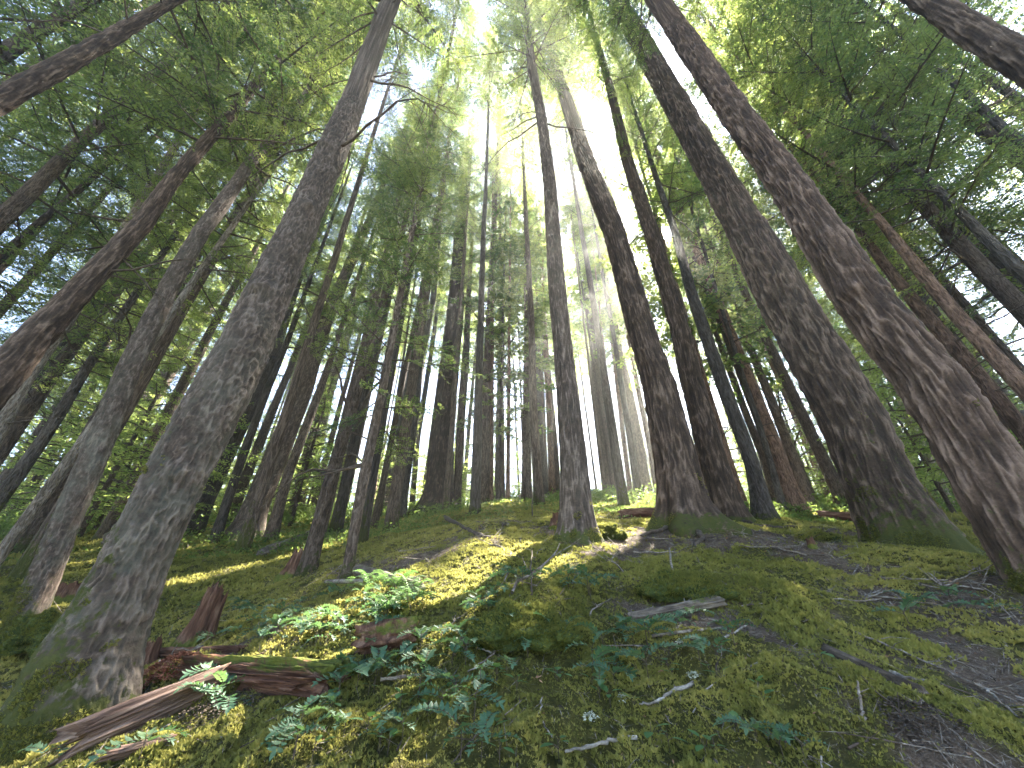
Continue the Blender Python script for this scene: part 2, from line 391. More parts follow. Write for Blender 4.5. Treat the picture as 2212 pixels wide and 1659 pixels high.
def dead_branch(L, rng):
    mb = MB(); p = np.zeros(3); d = np.array([1, 0, rng.uniform(-.15, .25)]); pts = [p.copy()]
    for k in range(7):
        d = d+rng.normal(0, .16, 3)+[0, 0, -.03]; d /= np.linalg.norm(d); p = p+d*L/7; pts.append(p.copy())
    r = .016*L**.5
    mb.add(*tube(pts, np.linspace(r, .004, 8), 5))
    for k in range(int(5+L*5)):
        i = rng.integers(1, 7); f = rng.random(); p0 = pts[i]*(1-f)+pts[min(i+1, 7)]*f
        dd = (pts[i+1]-pts[i]); dd /= np.linalg.norm(dd); dd = dd*.6+rng.normal(0, .6, 3); dd /= np.linalg.norm(dd); l = L*rng.uniform(.1, .35)
        q = [p0, p0+dd*l*.5+rng.normal(0, .03, 3), p0+dd*l+rng.normal(0, .05, 3)-[0, 0, .08*l]]
        mb.add(*tube(q, [.006, .004, .0025], 3))
    return mb.mesh('dead_branch', [M['twig']])
DEAD = [dead_branch(L, rng) for L in (.5, .8, 1.1, 1.5, 2.0, 2.4)]
def stub_mesh(rng, L=.18):
    mb = MB(); mb.add(*tube([[-.05, 0, 0], [L*.5, 0, .01], [L, 0, .03]], [.02, .015, .008], 6)); return mb.mesh('branch_stub', [M['twig']])
STUB = [stub_mesh(rng, l) for l in (.12, .2)]

# ------------------------------------------------------------------ trunks
def worley_ridge(theta, s, circ, cw, ch, seed, warp=.55):
    nu = max(4, int(round(circ/cw)))
    wx = fbm(np.cos(theta)*circ*.16/cw*.5, np.sin(theta)*circ*.16/cw*.5, s/ch*.8, seed+5, 3)
    wy = fbm(np.cos(theta)*circ*.16/cw*.5+9, np.sin(theta)*circ*.16/cw*.5, s/ch*.8, seed+9, 3)
    U = theta/(2*math.pi)*nu + wx*warp*1.2; Vv = s/ch + wy*warp
    fu, fv = np.floor(U), np.floor(Vv); F1 = np.full(U.shape, 9.); F2 = np.full(U.shape, 9.)
    for a in (-1, 0, 1):
        for b in (-1, 0, 1):
            cu, cv = fu+a, fv+b; cm = np.mod(cu, nu)
            du = cu+_hash(cm, cv, cm*0, seed)-U; dv = cv+_hash(cm, cv, cm*0+7, seed)-Vv
            D = np.sqrt(du*du+dv*dv); n1 = np.minimum(F1, D); F2 = np.minimum(F2, np.maximum(F1, D)); F1 = n1
    return F2-F1
def trunk_mesh(P, R, spec):
    """P polyline of axis points in local space (base at origin, first point below ground), R radii"""
    P = np.asarray(P, float); R = np.asarray(R, float)
    L = np.concatenate([[0], np.cumsum(np.linalg.norm(np.diff(P, axis=0), axis=1))]); tot = L[-1]; s0 = -P[0][2]
    det = spec.get('detail'); n = spec.get('n', 14)
    if det:
        segs = []; s = 0.
        top = spec.get('dtop', 9.)
        while s < top: segs.append(s); s += spec.get('ds', .014)*(1+s*.10)
        segs += list(np.arange(s, tot, .4)) + [tot]; S = np.array(segs); n = spec.get('n', 200)
    else:
        S = np.unique(np.concatenate([np.linspace(0, min(1.6, tot), 9), np.linspace(1.6, tot, int(max(6, tot/.7)))]))
    c = np.stack([np.interp(S, L, P[:, k]) for k in range(3)], 1); r = np.interp(S, L, R)
    a0 = spec.get('a0', 0.)
    th = np.arange(n)*2*math.pi/n + a0
    Sg, Tg = np.meshgrid(S, th, indexing='ij'); hgt = Sg-s0
    rr = r[:, None]*np.ones_like(Tg); sd = spec.get('seed', 1)
    k1 = spec.get('lobes', 5); fl = spec.get('flare', .55); fh = spec.get('fh', .35)
    lob = .55+.45*np.cos(k1*Tg+sd+.6*np.sin(Tg*2+sd))
    e = np.exp(-np.clip(hgt, -.2, 9)/fh)
    rr = rr*(1+fl*e*(.45+.9*lob)) + rr*.06*vn(np.cos(Tg)*1.3, np.sin(Tg)*1.3, Sg*1.3, sd)
    for (kh, ka, ks, km) in spec.get('knobs', []):
        rr = rr + km*np.exp(-((hgt-kh)/ks)**2-((np.angle(np.exp(1j*(Tg-ka))))/(ks/r.mean()))**2)
    at_ = {}
    if det:
        circ = 2*math.pi*float(np.interp(1.5+s0, L, R)); cw, ch, dp = spec['cell']
        f = worley_ridge(Tg, Sg, circ, cw, ch, sd); g = worley_ridge(Tg, Sg, circ, cw*.45, ch*.4, sd+3)
        if True:
            rr0 = float(np.interp(1.5+s0, L, R)); q = rr0/cw; qc, qs, qv = np.cos(Tg)*q, np.sin(Tg)*q, Sg/ch
            wx = .55*vn(qc*.5, qs*.5, qv*1.1, sd+31); wv = .35*vn(qc*.6+4, qs*.6, qv, sd+33)
            n1 = np.abs(vn(qc+wx, qs+wx, qv+wv, sd+35)+.35*vn(qc*2.1, qs*2.1, qv*1.6, sd+36)); n2 = np.abs(vn(qc*1.9+wx, qs*1.9-wx, qv*1.5+wv, sd+37)+.3*vn(qc*4, qs*4, qv*4, sd+38))
            rid = np.clip(1-2.3*n1, 0, 1)*.62+np.clip(1-2.3*n2, 0, 1)*.38+.10
        else: rid = sstep(.02, .42, f)*.68+sstep(.0, .4, g)*.32
        rid = rid*(.8+.35*fbm(np.cos(Tg)*4, np.sin(Tg)*4, Sg*6, sd+8, 3)); rid = np.clip(rid, 0, 1.1)
        mz = 1-.5*np.clip(np.exp(-hgt/.4), 0, 1)
        rr = rr + dp*(rid-.6)*mz
        at_['ridge'] = rid.ravel()
    mo = np.zeros_like(Tg); mh = spec.get('moss', .0)
    if mh > 0:
        side = .5+.5*np.cos(Tg-spec.get('mossdir', math.pi/2))
        mo = .62*np.exp(-np.clip(hgt, 0, 99)/(mh*(.35+1.3*side))) + (.12+.32*side)*np.exp(-hgt/2.0)*spec.get('patch', .6)
    at_['moss'] = mo.ravel()
    if det: at_['lichen'] = ((np.exp(-((hgt-1.2)/1.3)**2)+.25)*spec.get('lich', .35)).ravel()
    rr = rr*(S[:, None] < tot-1e-6) + .01
    v = np.stack([c[:, 0:1]+rr*np.cos(Tg), c[:, 1:2]+rr*np.sin(Tg), c[:, 2:3]+0*rr], -1).reshape(-1, 3)
    m = len(S); i, j = np.meshgrid(np.arange(m-1), np.arange(n), indexing='ij'); j2 = (j+1) % n
    q = np.stack([i*n+j, i*n+j2, (i+1)*n+j2, (i+1)*n+j], -1).reshape(-1, 4)
    return mesh_np('trunk', v, q, None, [M[spec['bark']]], attr=at_, smooth=True)

# ---- rays that stay open to the sun: (point, radius)
GAPS = []
def gap(px, py, r): GAPS.append((at(px, py), r))
for g in [(1185, 1195, .2), (1150, 1208, .24), (1110, 1222, .26), (1070, 1240, .28), (1030, 1258, .28), (990, 1275, .28), (950, 1290, .26), (900, 1303, .22), (850, 1300, .2), (800, 1300, .2), (770, 1290, .2), (600, 1310, .16),
          (1290, 1182, .13), (1340, 1178, .16), (1405, 1172, .16), (690, 1185, .25), (640, 1200, .25), (590, 1213, .25), (540, 1222, .28), (480, 1235, .28), (420, 1250, .28), (365, 1262, .28),
          (365, 1440, .16), (20, 1360, .25), (900, 1110, .6), (820, 1090, 1.0), (700, 1130, .5), (560, 1165, .5), (1330, 1098, 1.2), (1400, 1095, 1.2), (1290, 1090, 1.0),
          (1200, 1080, 1.0), (1650, 1108, .8), (1750, 1105, 1.0), (1810, 1112, .8), (1100, 1085, .8), (1000, 1090, .8), (760, 1110, .5), (300, 1180, .6), (180, 1225, .5), (850, 1150, .25), (1040, 1175, .12)]:
    gap(*g)
GAPS = [(p, r*1.9 if r < .5 else r*1.4) for p, r in GAPS]
GAPS.append((np.zeros(3), .36))
GP = np.array([g[0] for g in GAPS]); GR = np.array([g[1] for g in GAPS])
def near_gap(c, ext):
    d = c-GP; t = d@SUN_L; D = np.linalg.norm(d-t[:, None]*SUN_L, axis=1); return bool(np.any((t > -ext) & (D < GR+ext)))
SUN_L = np.array(LAMP)
def carve(arr, A, o):
    """drop leaves and twigs that stand in the open rays; A 3x3 world matrix, o origin"""
    V, T, WV, WQ = arr; lc = V.reshape(-1, 4, 3).mean(1) @ A.T + o; keep = np.ones(len(lc), bool)
    for k in range(len(GP)):
        S_ = SUN if k == len(GP)-1 else SUN_L
        d = lc-GP[k]; t = d@S_; D2 = (d*d).sum(1)-t*t
        rr = GR[k]*(.8+.35*vn(lc[:, 0]*2, lc[:, 1]*2, lc[:, 2]*2, 5)) if k < len(GP)-1 else GR[k]*1.0
        keep &= ~((t > 0) & (D2 < rr*rr))
    if keep.all(): return None
    kk = np.repeat(keep, 4)
    return V[kk], T[kk], WV, WQ

TREES = []   # (x, y, r)
def place_crown(root, base, P, hb, H, rad, kind, idx, rz, lm='leaf', name='crown'):
    """P: world axis polyline"""
    L = np.concatenate([[0], np.cumsum(np.linalg.norm(np.diff(P, axis=0), axis=1))])
    f = lambda s: np.array([np.interp(s, L, P[:, k]) for k in range(3)])
    a, b = f(hb), f(H); d = b-a; ln = np.linalg.norm(d); d /= ln
    q = Vector((0, 0, 1)).rotation_difference(Vector(d.tolist())).to_matrix() @ Matrix.Rotation(rz, 3, 'Z')
    sx, sz = rad/CR, ln/CH
    Am = np.array(q) @ np.diag([sx, sx, sz])
    arr = CROWN[kind][idx]; me = CM[kind][idx]
    if near_gap((a+b)/2, ln/2+rad) :
        c = carve(arr, Am, a)
        if c is not None: me = crown_mesh('crown', c, lm)
    mat = Matrix([[*map(float, Am[0]), float(a[0]-base[0])], [*map(float, Am[1]), float(a[1]-base[1])], [*map(float, Am[2]), float(a[2]-base[2])], [0, 0, 0, 1]])
    o = link(name, me, root, mat=mat); return o
rnd = random.Random(4)
def add_dead(root, base, P, R, hs, sizes, stub=False, elev=.1):
    L = np.concatenate([[0], np.cumsum(np.linalg.norm(np.diff(P, axis=0), axis=1))])
    for hgt, az in hs:
        c = [np.interp(hgt, L, P[:, k]) for k in range(3)]; r = float(np.interp(hgt, L, R))*.8
        me = rnd.choice(STUB) if stub else DEAD[rnd.choice(sizes)]; s = rnd.uniform(.8, 1.2)
        mat = Matrix.Translation((c[0]-base[0]+math.cos(az)*r, c[1]-base[1]+math.sin(az)*r, c[2]-base[2])) @ Matrix.Rotation(az, 4, 'Z') @ Matrix.Rotation(-rnd.gauss(elev, .3), 4, 'Y') @ Matrix.Scale(s, 4)
        link('branch_stub' if stub else 'dead_branch', me, root, mat=mat)
CAT = 'tree'
def tree(label, pts, D=None, top=15., hb=None, bark='hemlock', rad=2.6, kind='hi', dead=8, dsz=(1, 2, 3, 4), group=None, spec=None, ncrown=1, cat=CAT, name='conifer_tree', dlo=None, low=None):
    rays = [ray(p[0], p[1]) for p in pts]; r0, r1 = rays[0], rays[-1]
    n = np.cross(r0, r1); n /= np.linalg.norm(n); z = np.array([0, 0, 1.]); d = z-(z@n)*n; d /= np.linalg.norm(d)
    if D is None: P0 = at(pts[0][0], pts[0][1])
    else: P0 = r0*(D/math.hypot(r0[0], r0[1]))
    ps = [P0]
    for r in rays[1:]:
        # closest point on the ray to the axis line
        w = P0; b = r@d; dd = (w@r - (w@d)*b)/(1-b*b); ps.append(r*dd)
    ps = np.array(ps)
    rad_ = []
    for p, P_ in zip(pts, ps):
        rs = []
        for sg in (-1, 1):
            e = ray(p[0]+sg*p[2]/2, p[1]); c = np.cross(e, d); rs.append(abs((P_@c)/np.linalg.norm(c)))
        rad_.append(np.mean(rs))
    if D is not None:       # follow the axis down to the ground
        t = 0
        for t in np.arange(0, 40, .02):
            q = P0-d*t
            if q[2] < float(h(q[0], q[1])): break
        ps = np.vstack([[P0-d*t], ps]); rad_ = [rad_[0]+.010*min(t, 6)]+rad_
    base = ps[0].copy(); hl = float(np.linalg.norm(ps[-1]-base))
    hb_ = hl*.98 if hb is None else hb
    H = max(hb_+top*1.55, hl+3)
    full = np.vstack([ps, [ps[-1]+d*(H-hl)]]); R = rad_+[.03]
    lo = base-d*.45; full = np.vstack([[lo], full]); R = [R[0]]+R
    root = bpy.data.objects.new(name, None); C.objects.link(root); root.location = [float(c) for c in base]; root.empty_display_size = .3
    tag(root, label, cat, group)
    sp = dict(bark=bark, seed=len(TREES)+3, moss=.35, a0=math.atan2(base[1], base[0])); sp.update(spec or {})
    me = trunk_mesh(full-base, R, sp); link('trunk', me, root, loc=(0, 0, 0))
    rz = rnd.uniform(0, 6.28)
    if rad > 0: place_crown(root, base, full, hb_+.45, H+.3, rad, kind, rnd.randrange(5), rz)
    if low:   # a second, thin skirt of living boughs further down
        place_crown(root, base, full, low, hb_+1.5, rad*.75, kind, rnd.randrange(5), rz+1, name='lower_boughs')
    a = dlo if dlo is not None else hb_*.45
    add_dead(root, base, full, R, [(a+(hb_+2-a)*rnd.random()**.7, rnd.uniform(0, 6.28)) for _ in range(dead)], dsz)
    TREES.append((base[0], base[1], R[1])); return root, base, full, R, me

# --- the trunks one can tell apart in the photograph (points: x, y, apparent width)
G1 = 'tall conifers on the mossy slope'
root, base, full, R, tm = tree('huge grey scaly conifer with moss-covered flaring foot beside the split log at lower left',
    [(146, 1575, 225), (190, 1430, 205), (284, 1230, 154), (380, 1030, 142), (520, 770, 125), (643, 500, 84), (760, 230, 60), (830, 40, 46)], top=14, rad=2.6, dead=5, dlo=7.5, group=G1,
    spec=dict(bark='hemlock_detail', detail=True, n=230, cell=(.030, .075, .022), ds=.010, dtop=7.5, flare=.40, fh=.30, moss=.50, mossdir=math.pi*1.05, lobes=3, seed=5, lich=.28, patch=1.0,
              knobs=[(3.1, -1.2, .09, .05), (4.4, -.8, .07, .04), (1.35, -.9, .06, .03), (5.6, -1.6, .08, .05), (.95, math.pi*1.1, .05, .05)]))
MOSSY = [(root, tm)]
add_dead(root, base, full, R, [(6.2, -.4), (6.6, 3.0), (7.6, 2.2), (8.2, -.2)], (3, 4), elev=-.1)
_t = tree('massive furrowed fir standing left of its twin at right, moss climbing its foot',
    [(1975, 1180, 200), (1900, 1045, 168), (1852, 930, 157), (1697, 650, 131), (1567, 415, 88), (1440, 190, 66), (1332, 0, 47)], top=14, rad=3.2, dead=4, dlo=14, group=G1,
    spec=dict(bark='fir_detail', detail=True, n=260, cell=(.058, .36, .046), ds=.017, dtop=15, flare=.22, fh=.35, moss=.10, patch=1.1, mossdir=math.pi*1.2, seed=8, knobs=[(5, 3.5, .12, .05)]))
MOSSY.append((_t[0], _t[4]))
_t = tree('massive furrowed reddish fir at the right edge, its foot cut by the frame',
    [(2300, 1275, 235), (2138, 1030, 205), (2013, 830, 172), (1865, 650, 142), (1712, 415, 107), (1560, 205, 80), (1420, 0, 62)], top=14, rad=3.2, dead=4, dlo=14, group=G1,
    spec=dict(bark='fir_red_detail', detail=True, n=260, cell=(.054, .34, .042), ds=.014, dtop=12, flare=.10, fh=.4, moss=.10, mossdir=math.pi*1.2, seed=9, knobs=[(2.9, 3.6, .12, .05)]))
MOSSY.append((_t[0], _t[4]))
_t = tree('broad furrowed fir with spreading roots right of the centre, on brown litter',
    [(1484, 1132, 108), (1456, 980, 92), (1422, 830, 72), (1396, 750, 63), (1326, 500, 50), (1266, 350, 40), (1215, 190, 27)], top=10, rad=2.6, dead=6, dlo=10, group=G1,
    spec=dict(bark='fir_detail', detail=True, n=190, cell=(.058, .36, .042), ds=.024, dtop=13, flare=.55, fh=.32, moss=.22, seed=12, lobes=6))
MOSSY.append((_t[0], _t[4]))
_t = tree('straight grey-brown conifer with small dark knots standing alone at the centre',
    [(1247, 1160, 66), (1238, 980, 55), (1218, 778, 40), (1201, 600, 35), (1188, 400, 27), (1171, 260, 21), (1148, 140, 18)], top=10, rad=3.0, dead=9, dlo=9, group=G1,
    spec=dict(bark='hemlock_detail', detail=True, n=170, cell=(.034, .20, .018), ds=.022, dtop=13, flare=.40, fh=.28, moss=.2, seed=14, lich=.05))
MOSSY.append((_t[0], _t[4]))
_t = tree('stout ridged fir on a mossy root mound left of the centre',
    [(948, 1092, 66), (954, 946, 51), (973, 778, 40), (982, 700, 36), (995, 500, 28), (1008, 350, 21)], top=14, hb=14, rad=3.0, dead=6, dlo=9, group=G1,
    spec=dict(bark='fir_detail', detail=True, n=170, cell=(.062, .42, .040), ds=.028, dtop=13, flare=.5, fh=.45, moss=.4, seed=15, lobes=5))
MOSSY.append((_t[0], _t[4]))
tree('ridged fir right of the broad fir, the sun beside its upper trunk',
    [(1580, 1128, 68), (1536, 980, 61), (1496, 830, 50), (1466, 700, 43), (1406, 500, 35), (1356, 350, 26), (1318, 190, 18)], top=10, rad=2.4, dead=6, dlo=9, group=G1,
    spec=dict(bark='fir_detail', detail=True, n=150, cell=(.054, .32, .036), ds=.026, dtop=12, flare=.42, fh=.3, moss=.12, seed=16))
tree('dark smooth slim conifer right of the pair of ridged firs', [(1651, 1122, 40), (1626, 1005, 34), (1561, 830, 31), (1491, 625, 24), (1458, 500, 17), (1416, 380, 12)], top=8, bark='dark', rad=2.2, dead=9, dsz=(3, 4, 5), group=G1)
tree('near dark trunk slanting across the top right corner', [(2240, 150, 190), (2000, 5, 110)], D=4.6, top=12, rad=3.0, dead=0, group=G1, spec=dict(bark='fir_detail', detail=True, n=120, cell=(.05, .2, .03), ds=.03, dtop=16, seed=41), hb=13)
tree('thick leaning trunk crossing the top left corner', [(-20, 228, 125), (120, 150, 105), (250, 75, 80), (345, 20, 50)], D=6.0, top=12, rad=3.0, dead=5, dlo=8, group=G1, spec=dict(bark='fir_detail', detail=True, n=120, cell=(.045, .16, .025), ds=.03, dtop=14, seed=42))
# left side
_t = tree('slender brown scaly conifer just left of the huge grey one, roots in reddish duff',
    [(52, 1345, 74), (197, 1000, 66), (280, 795, 58), (360, 630, 50), (435, 500, 43), (480, 440, 38), (545, 345, 28), (625, 265, 18), (672, 180, 10)], hb=9.5, top=8, rad=2.5, dead=10, dlo=6, dsz=(2, 3, 4), group=G1,
    spec=dict(bark='hemlock_detail', detail=True, n=130, cell=(.028, .075, .015), ds=.018, dtop=9, flare=.15, fh=.25, moss=.5, seed=21, mossdir=math.pi))
MOSSY.append((_t[0], _t[4]))
tree('thick shaded fir leaning in from the middle of the left edge', [(-60, 885, 125), (80, 725, 96), (175, 625, 78), (310, 480, 58), (368, 395, 46)], D=7.0, top=12, hb=8.2, rad=3.2, dead=8, group=G1, spec=dict(bark='fir_detail', detail=True, n=120, cell=(.045, .18, .026), ds=.03, dtop=12, seed=43))
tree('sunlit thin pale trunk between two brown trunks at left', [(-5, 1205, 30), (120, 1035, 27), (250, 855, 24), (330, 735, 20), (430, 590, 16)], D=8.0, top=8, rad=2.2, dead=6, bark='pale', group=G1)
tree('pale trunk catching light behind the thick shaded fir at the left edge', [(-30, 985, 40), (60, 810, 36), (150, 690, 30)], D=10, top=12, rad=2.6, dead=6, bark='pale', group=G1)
tree('shaded conifer with mossy foot seen behind the slender brown one at left', [(195, 1128, 42), (265, 985, 38), (350, 830, 36), (435, 690, 30), (480, 620, 24)], top=10, rad=2.4, dead=8, bark='hemlock', group=G1, spec=dict(moss=1.2))
tree('dim trunk rising at the left edge below the leaning top left trunk', [(-10, 565, 34), (75, 490, 27), (195, 390, 22), (280, 310, 16)], D=11, top=9, rad=2.8, dead=10, dsz=(3, 4, 5), bark='hemlock', group=G1)
tree('hazy trunk at the left edge above the thick shaded fir', [(-10, 680, 36), (60, 605, 30), (125, 530, 24)], D=14, top=9, rad=2.6, dead=8, bark='hemlock', group=G1)
tree('mossy dark trunk among low green boughs at far left', [(-10, 1090, 40), (70, 985, 35), (140, 875, 30), (190, 790, 24)], D=12, top=10, rad=2.6, dead=8, bark='dark', group=G1, spec=dict(moss=2.5))
tree('shaded conifer hidden close behind the huge grey one', [(412, 1158, 38), (480, 1010, 34), (540, 880, 32), (590, 765, 28), (645, 600, 20)], top=9, rad=2.4, dead=10, bark='dark', group=G1)
tree('thin dark pole-like tree right of the huge grey conifer', [(462, 1172, 22), (505, 1040, 20), (570, 860, 17), (620, 740, 12)], top=7, rad=1.8, dead=8, bark='dark', group=G1)
tree('tall rough brown conifer at the start of the lit moss strip', [(528, 1165, 68), (555, 1090, 58), (600, 980, 54), (655, 840, 46), (700, 700, 34), (770, 540, 22), (800, 470, 16)], top=9, rad=2.4, dead=10, dsz=(2, 3, 4), group=G1, spec=dict(bark='hemlock_detail', detail=True, n=110, cell=(.035, .12, .016), ds=.03, dtop=11, seed=44, lich=.1))
tree('slim tree with a sunlit right edge at the end of the lit moss strip', [(583, 1170, 24), (620, 1030, 22), (685, 860, 18), (720, 760, 12)], top=7, rad=1.9, dead=9, bark='hemlock', group=G1)
tree('mossy-footed brown conifer behind the slim tree with a sunlit edge', [(636, 1108, 36), (665, 995, 32), (710, 845, 26), (745, 740, 20)], top=10, rad=2.4, dead=8, bark='hemlock', group=G1, spec=dict(moss=.8))
tree('lean grey-brown trunk growing beside the taller broken stump', [(664, 1238, 30), (714, 1033, 27), (761, 879, 25), (800, 740, 20), (830, 640, 14)], top=8, rad=2.0, dead=10, bark='hemlock', group=G1)
tree('brown conifer crossing behind the lean trunk, its upper stem bare and twiggy', [(729, 1106, 38), (757, 930, 34), (788, 778, 30), (825, 650, 24), (870, 450, 14), (893, 345, 9)], top=6, rad=2.0, dead=16, dsz=(2, 3, 4), bark='hemlock', group=G1)
tree('crooked sapling-thin trunk above the short fallen log', [(749, 1248, 16), (760, 1180, 17), (771, 1114, 19), (795, 980, 22), (815, 900, 17)], top=6, rad=1.5, dead=8, bark='hemlock', group=G1)
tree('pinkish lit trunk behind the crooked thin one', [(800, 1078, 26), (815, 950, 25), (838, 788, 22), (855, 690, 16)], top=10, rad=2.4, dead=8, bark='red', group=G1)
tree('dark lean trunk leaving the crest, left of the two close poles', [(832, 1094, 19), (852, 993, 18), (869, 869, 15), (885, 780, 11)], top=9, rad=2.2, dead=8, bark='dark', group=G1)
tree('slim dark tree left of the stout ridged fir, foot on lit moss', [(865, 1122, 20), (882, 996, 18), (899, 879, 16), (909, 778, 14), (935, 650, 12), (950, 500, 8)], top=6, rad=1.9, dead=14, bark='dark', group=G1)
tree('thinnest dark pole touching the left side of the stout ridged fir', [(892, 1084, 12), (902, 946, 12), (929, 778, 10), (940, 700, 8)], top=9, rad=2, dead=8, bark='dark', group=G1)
# centre
tree('dark trunk close to the right side of the stout ridged fir', [(988, 1064, 18), (996, 912, 16), (1006, 778, 15), (1012, 650, 11)], top=9, rad=2.4, dead=8, bark='fir', group=G1)
tree('mossy-footed trunk on the crest between stout fir and centre', [(1045, 1070, 24), (1050, 912, 21), (1053, 778, 18), (1065, 550, 13), (1070, 450, 9)], top=12, rad=2.5, dead=9, bark='fir', group=G1, spec=dict(moss=.6))
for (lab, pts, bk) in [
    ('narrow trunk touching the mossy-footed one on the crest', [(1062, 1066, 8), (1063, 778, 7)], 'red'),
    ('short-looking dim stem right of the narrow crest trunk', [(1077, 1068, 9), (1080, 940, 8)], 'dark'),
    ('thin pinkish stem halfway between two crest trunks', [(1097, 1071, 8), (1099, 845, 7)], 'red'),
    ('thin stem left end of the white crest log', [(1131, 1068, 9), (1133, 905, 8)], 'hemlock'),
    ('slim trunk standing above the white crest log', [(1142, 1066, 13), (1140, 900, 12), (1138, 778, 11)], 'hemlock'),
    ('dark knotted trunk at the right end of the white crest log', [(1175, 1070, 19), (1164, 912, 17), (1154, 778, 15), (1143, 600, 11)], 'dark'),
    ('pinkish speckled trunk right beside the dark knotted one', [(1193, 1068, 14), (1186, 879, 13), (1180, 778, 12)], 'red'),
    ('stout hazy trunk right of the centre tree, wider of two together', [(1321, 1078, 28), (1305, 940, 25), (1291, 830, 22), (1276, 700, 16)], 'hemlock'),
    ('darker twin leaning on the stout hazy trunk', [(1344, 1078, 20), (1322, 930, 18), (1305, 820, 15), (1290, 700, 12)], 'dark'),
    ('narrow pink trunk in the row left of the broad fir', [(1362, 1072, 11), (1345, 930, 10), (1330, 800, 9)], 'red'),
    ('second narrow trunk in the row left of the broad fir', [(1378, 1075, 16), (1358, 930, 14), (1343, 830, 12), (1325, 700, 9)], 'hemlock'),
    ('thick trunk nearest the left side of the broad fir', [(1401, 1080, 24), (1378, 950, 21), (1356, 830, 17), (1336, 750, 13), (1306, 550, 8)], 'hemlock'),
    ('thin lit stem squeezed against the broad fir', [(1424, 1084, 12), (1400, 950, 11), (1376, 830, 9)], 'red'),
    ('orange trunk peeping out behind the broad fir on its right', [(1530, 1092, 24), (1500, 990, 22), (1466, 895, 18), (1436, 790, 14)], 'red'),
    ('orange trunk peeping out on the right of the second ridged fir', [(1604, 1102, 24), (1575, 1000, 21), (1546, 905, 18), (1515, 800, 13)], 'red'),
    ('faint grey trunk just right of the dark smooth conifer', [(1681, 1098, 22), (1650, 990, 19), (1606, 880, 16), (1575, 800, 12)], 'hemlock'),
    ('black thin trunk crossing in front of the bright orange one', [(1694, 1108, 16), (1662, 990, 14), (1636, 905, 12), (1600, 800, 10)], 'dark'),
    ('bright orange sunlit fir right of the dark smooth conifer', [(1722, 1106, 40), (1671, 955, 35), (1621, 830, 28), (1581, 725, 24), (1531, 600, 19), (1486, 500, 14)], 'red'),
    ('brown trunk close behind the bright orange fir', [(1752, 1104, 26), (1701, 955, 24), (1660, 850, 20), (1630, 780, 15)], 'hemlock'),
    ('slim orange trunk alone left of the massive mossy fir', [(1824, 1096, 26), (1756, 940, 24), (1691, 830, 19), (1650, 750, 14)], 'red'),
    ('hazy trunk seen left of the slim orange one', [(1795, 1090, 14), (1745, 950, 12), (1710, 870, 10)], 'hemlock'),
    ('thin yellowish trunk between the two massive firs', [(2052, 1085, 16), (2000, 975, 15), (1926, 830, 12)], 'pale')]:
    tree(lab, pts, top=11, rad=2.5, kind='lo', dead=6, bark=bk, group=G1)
# right side, feet outside the frame
tree('brown trunk seen above the right massive fir, left of two close together', [(2190, 905, 48), (2080, 770, 44), (1985, 665, 38), (1910, 570, 30), (1846, 485, 20)], D=10, top=11, rad=3, dead=6, bark='red', group=G1)
tree('brown trunk seen above the right massive fir, right of two close together', [(2250, 880, 56), (2120, 740, 48), (2031, 640, 44), (1981, 575, 38), (1891, 465, 24)], D=9.2, top=11, rad=3, dead=6, bark='red', group=G1)
tree('shaded trunk leaving the right edge at mid height', [(2235, 620, 44), (2146, 530, 38), (2056, 440, 28)], D=9, top=9, rad=3, dead=6, bark='dark', group=G1)
tree('dark trunk below the top right corner trunk', [(2260, 345, 46), (2181, 290, 38), (2056, 175, 28), (1946, 75, 16)], D=9.5, top=9, rad=2.8, dead=8, bark='dark', group=G1)
tree('dim trunk high at right between the massive firs and the corner', [(2010, 395, 34), (1916, 310, 28), (1821, 215, 20)], D=13, top=9, rad=2.8, dead=6, bark='hemlock', group=G1)

